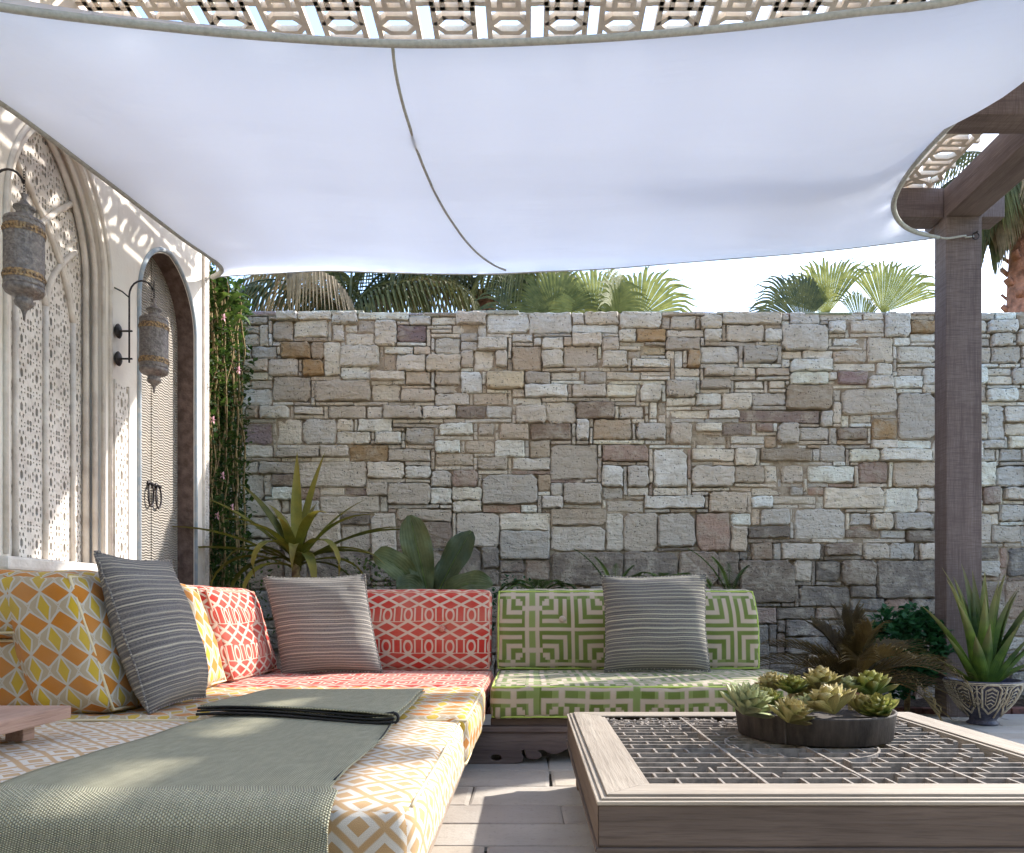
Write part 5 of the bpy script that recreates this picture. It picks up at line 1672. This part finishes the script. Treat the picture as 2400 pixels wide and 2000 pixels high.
specS = [((1742, 1664), -.16, .112, 'succ1', 1, 'pale blue green spiky succulent at the left end of the planter'),
         ((1848, 1684), -.235, .088, 'succ2', 0, 'yellow succulent spilling over the front rim of the planter'),
         ((1955, 1664), -.20, .108, 'succ2', 0, 'large pale yellow succulent at the front centre of the planter'),
         ((2064, 1672), -.155, .085, 'succ3', 0, 'green succulent low at the right front rim of the planter'),
         ((2042, 1624), .02, .10, 'succ3', 0, 'tall green succulent at the right end of the planter'),
         ((1855, 1618), .02, .075, 'succ3', 0, 'small green succulent in the middle of the left half of the planter'),
         ((1925, 1612), .06, .098, 'succ2', 0, 'pinkish yellow succulent standing tallest at the centre back of the planter'),
         ((1992, 1618), .05, .07, 'succ1', 0, 'small grey green succulent between the tall yellow and the tall green one'),
         ((1796, 1650), -.06, .075, 'succ3', 0, 'small green succulent tucked right behind the pale blue green one'),
         ((1905, 1660), -.13, .07, 'succ1', 0, 'small grey green succulent between the two yellow ones at the front'),
         ((2014, 1662), -.13, .07, 'succ2', 0, 'small yellow succulent between the large pale yellow one and the green front one'),
         ((1895, 1640), .10, .075, 'succ2', 0, 'low yellow succulent at the back rim of the planter'),
         ((1810, 1612), .08, .075, 'succ2', 0, 'small yellow succulent behind the pale blue green one')]
for k, ((px, py), dy, R, mat, kd, lab) in enumerate(specS):
    c = at(px, py, CY + dy)
    c.z = max(c.z - .012, .372)
    tl = (radians(22 if dy < -.1 else 4), radians((px - 1905) / 12))
    rosette(c, R, M[mat], lab, tl, k + 3, 64 if kd == 1 else 56, kd)
    st = bpy.data.objects[('succulent' if k == 0 else 'succulent.%03d' % k)]
    inv = st.rotation_euler.to_matrix().inverted()
    if dy > -.1: MB().tube([inv @ Vector((0, 0, 0)), inv @ Vector((0, -dy * .3, -.06))], .012, 6).build('stem', M['vine_stem'], st)

# ================================================================ PALMS BEYOND THE WALL
def fan_leaf(hub, pet_from, look, up_, R, n=30, spread=150, split=.55, droop=.35, seed=0):
    q = random.Random(seed); mb = MB()
    look = Vector(look).normalized(); up_ = Vector(up_); side = look.cross(up_).normalized(); up_ = side.cross(look).normalized()
    mb.tube([pet_from, (Vector(pet_from) + Vector(hub)) / 2 + Vector((0, 0, .03)), hub], [.03, .022, .014], 6)
    da = radians(spread * 2 / n)
    for k in range(n):
        a = radians(-spread) + da * (k + .5)
        d = up_ * cos(a) + side * sin(a)
        r = R * (1 - .25 * (abs(a) / pi)) * q.uniform(.92, 1.05)
        pts = []; ws = []
        m = 9
        for i in range(m + 1):
            t = i / m
            p = Vector(hub) + d * r * t + look * (.12 * R * sin(t * 2)) + Vector((0, 0, -1)) * droop * R * max(0, t - split) ** 1.5 * q.uniform(.8, 1.3)
            if t > split: p += (side * q.uniform(-.01, .01)) * R
            pts.append(p)
            w = r * t * math.tan(da / 2) * .98
            if t > split: w = r * split * math.tan(da / 2) * .9 * (1 - ((t - split) / (1 - split))) ** .8 + .002
            ws.append(max(.002, w))
        mb.add(*strap(pts, ws, .28, up=look))
    return mb
def palm(name, label, x, y, z_crown, leaves, mat, trunk_r=.22, group='palms beyond the stone wall'):
    root = empty(name, (x, y, 0)); tag(root, label, 'palm tree', group)
    tb_ = MB(); pts = [(x + .05 * sin(i * .7), y, z_crown * i / 10) for i in range(11)]
    tb_.tube(pts, [trunk_r * (1.1 - .015 * i) for i in range(11)], 12)
    q = random.Random(int(x * 100))
    for i in range(160):   # stubs of old leaf bases
        z = z_crown * i / 160; a = i * 2.4; rr = trunk_r * 1.05
        p = Vector((x + rr * cos(a), y + rr * sin(a), z)); o_ = Vector((cos(a), sin(a), 1.2)).normalized()
        tb_.obox(p, p + o_ * trunk_r * .55, trunk_r * .45, .03, Vector((-sin(a), cos(a), 0)).cross(o_).normalized())
    ch(root, tb_, 'trunk', M['trunk'])
    for k, L in enumerate(leaves):
        ch(root, L[0], 'leaf', M[L[1]], False)
    return root
PYY = 9.0
def P(px, py, Y=PYY): return at(px, py, Y)
# two pairs of bright fan leaves right of centre
cr_x = P(1960, 760)
lv = []
for (hub, tip, R, sp, sd) in (((1940, 738), (1900, 580), .74, 70, 1), ((2068, 735), (2118, 600), .72, 72, 2), ((1880, 760), (1830, 600), .70, 80, 3), ((2015, 770), (2010, 650), .52, 60, 4)):
    h = P(*hub); t = P(*tip); lv.append((fan_leaf(h, (cr_x.x, cr_x.y, cr_x.z - .6), (0.3 * (sd - 2.5), -1, .25), t - h, R * 1.22, 30, sp * .82, .62, .9, sd), 'fan' if sd != 3 else 'palm_dark'))
palm('fan_palm', 'bright green fan palm showing four leaves over the wall left of the timber post', cr_x.x, cr_x.y, cr_x.z - .6, lv, 'fan')
cr_x = P(1430, 800, 9.2); lv = []
for (hub, tip, R, sp, sd) in (((1500, 745), (1520, 640), .72, 110, 5), ((1395, 745), (1390, 600), .75, 90, 6), ((1300, 740), (1260, 610), .72, 100, 7), ((1240, 760), (1190, 640), .7, 100, 8), ((1450, 770), (1450, 600), .8, 80, 15)):
    h = P(*hub, 9.2); t = P(*tip, 9.2); lv.append((fan_leaf(h, (cr_x.x, cr_x.y, cr_x.z - .6), (0.2 * (sd - 6.5), -1, .2), t - h, R * 1.12, 32, sp, .6, .9, sd), 'fan' if sd != 8 else 'palm_dark'))
palm('fan_palm', 'green fan palm with overlapping leaves over the middle of the wall', cr_x.x, cr_x.y, cr_x.z - .6, lv, 'fan')
# feathery dark crown left of centre
def feather(base, az, el, L, droop, mat, seed, ll=.62, nl=27):
    global r_
    r_ = random.Random(seed)
    return (frond(base, az, el, L, droop, nl, ll, .018, 62, 2.2, .024), mat)
cx_ = P(818, 760, 9.6); c_ = Vector((cx_.x, 9.6, cx_.z)); lv = []
for k, (az, el, L, dr_) in enumerate(((180, 62, 1.8, 2.0), (165, 75, 1.9, 1.9), (200, 50, 1.6, 1.9), (150, 60, 1.7, 2.0), (90, 85, 1.6, .8), (60, 80, 1.8, 1.0), (20, 60, 1.8, 1.6), (0, 55, 1.9, 1.9), (35, 72, 1.9, 1.5), (240, 66, 1.3, 2.2), (120, 74, 1.8, 1.3), (10, 78, 1.4, 2.6))):
    lv.append(feather(c_, radians(az), radians(el), L, dr_, 'palm_dark' if k % 3 else 'palm_dry', k + 50))
palm('feather_palm', 'dark feathery palm crown with dry hanging leaflets over the left part of the wall', c_.x, c_.y, c_.z, lv, 'palm_dark', .16)
cx_ = P(1130, 700, 10.2); c_ = Vector((cx_.x, 10.2, cx_.z)); lv = []
for k, (az, el, L, dr_) in enumerate(((180, 50, 1.7, 2.0), (150, 60, 1.8, 1.8), (210, 60, 1.5, 2.0), (0, 50, 1.6, 1.9), (30, 65, 1.7, 1.6), (90, 80, 1.5, 1.0), (270, 60, 1.5, 2.0), (300, 50, 1.5, 2.2), )):
    lv.append(feather(c_, radians(az), radians(el), L, dr_, 'palm_dark', k + 90))
palm('feather_palm', 'dark feathery palm behind the wall between the dry crown and the fan leaves', c_.x, c_.y, c_.z, lv, 'palm_dark', .16)
# right palm with pinkish trunk
cx_ = P(2412, 440, 9.0); c_ = Vector((cx_.x, 9.0, cx_.z)); lv = []
for k, (az, el, L, dr_) in enumerate(((180, 25, 1.2, 2.2), (190, 5, 1.1, 1.9), (165, 45, 1.3, 2.2), (200, -15, 1.0, 1.4), (175, 60, 1.3, 2.0), (215, 20, 1.1, 2.0), (250, 30, 1.1, 2.2), (0, 30, 1.2, 2.0), (90, 60, 1.3, 1.5), (300, 30, 1.2, 2.0), (140, 20, 1.2, 2.0), (185, -30, .9, 1.0))):
    lv.append(feather(c_, radians(az), radians(el), L, dr_, 'palm_dark' if k % 3 else 'palm_dry', k + 130, .4, 34))
palm('tall_palm', 'palm with a thick pinkish brown trunk right of the timber post', c_.x, c_.y, c_.z, lv, 'palm_dark', .2)

# ================================================================ ADDED HEDGE, unseen behind the camera, blocks low sky light
hd = MB(); q = random.Random(77)
def added_hedge_side(y0, s_):
    vs = []; fs = []; nx, nz = 90, 28
    for j in range(nz + 1):
        for i in range(nx + 1):
            x = -3.5 + 14 * i / nx; z = 4.2 * j / nz
            d = noise.noise(Vector((x * 1.3, z * 1.3, y0))) * .22 + noise.noise(Vector((x * 5, z * 5, y0))) * .08
            vs.append((x, y0 + s_ * (.45 + d) * (1 - (j / nz) ** 6 * .9), z))
    for j in range(nz):
        for i in range(nx):
            a = j * (nx + 1) + i; fs.append((a, a + 1, a + nx + 2, a + nx + 1))
    return vs, fs
hd.add(*added_hedge_side(-4.0, 1)); hd.add(*added_hedge_side(-4.0, -1))
hg = empty('added_hedge', (3.5, -4.0, 0)); tag(hg, 'unseen tall dark green foliage added behind the camera to block low sky light', 'added_hedge')
ch(hg, hd, 'foliage', M['added_hedge'])
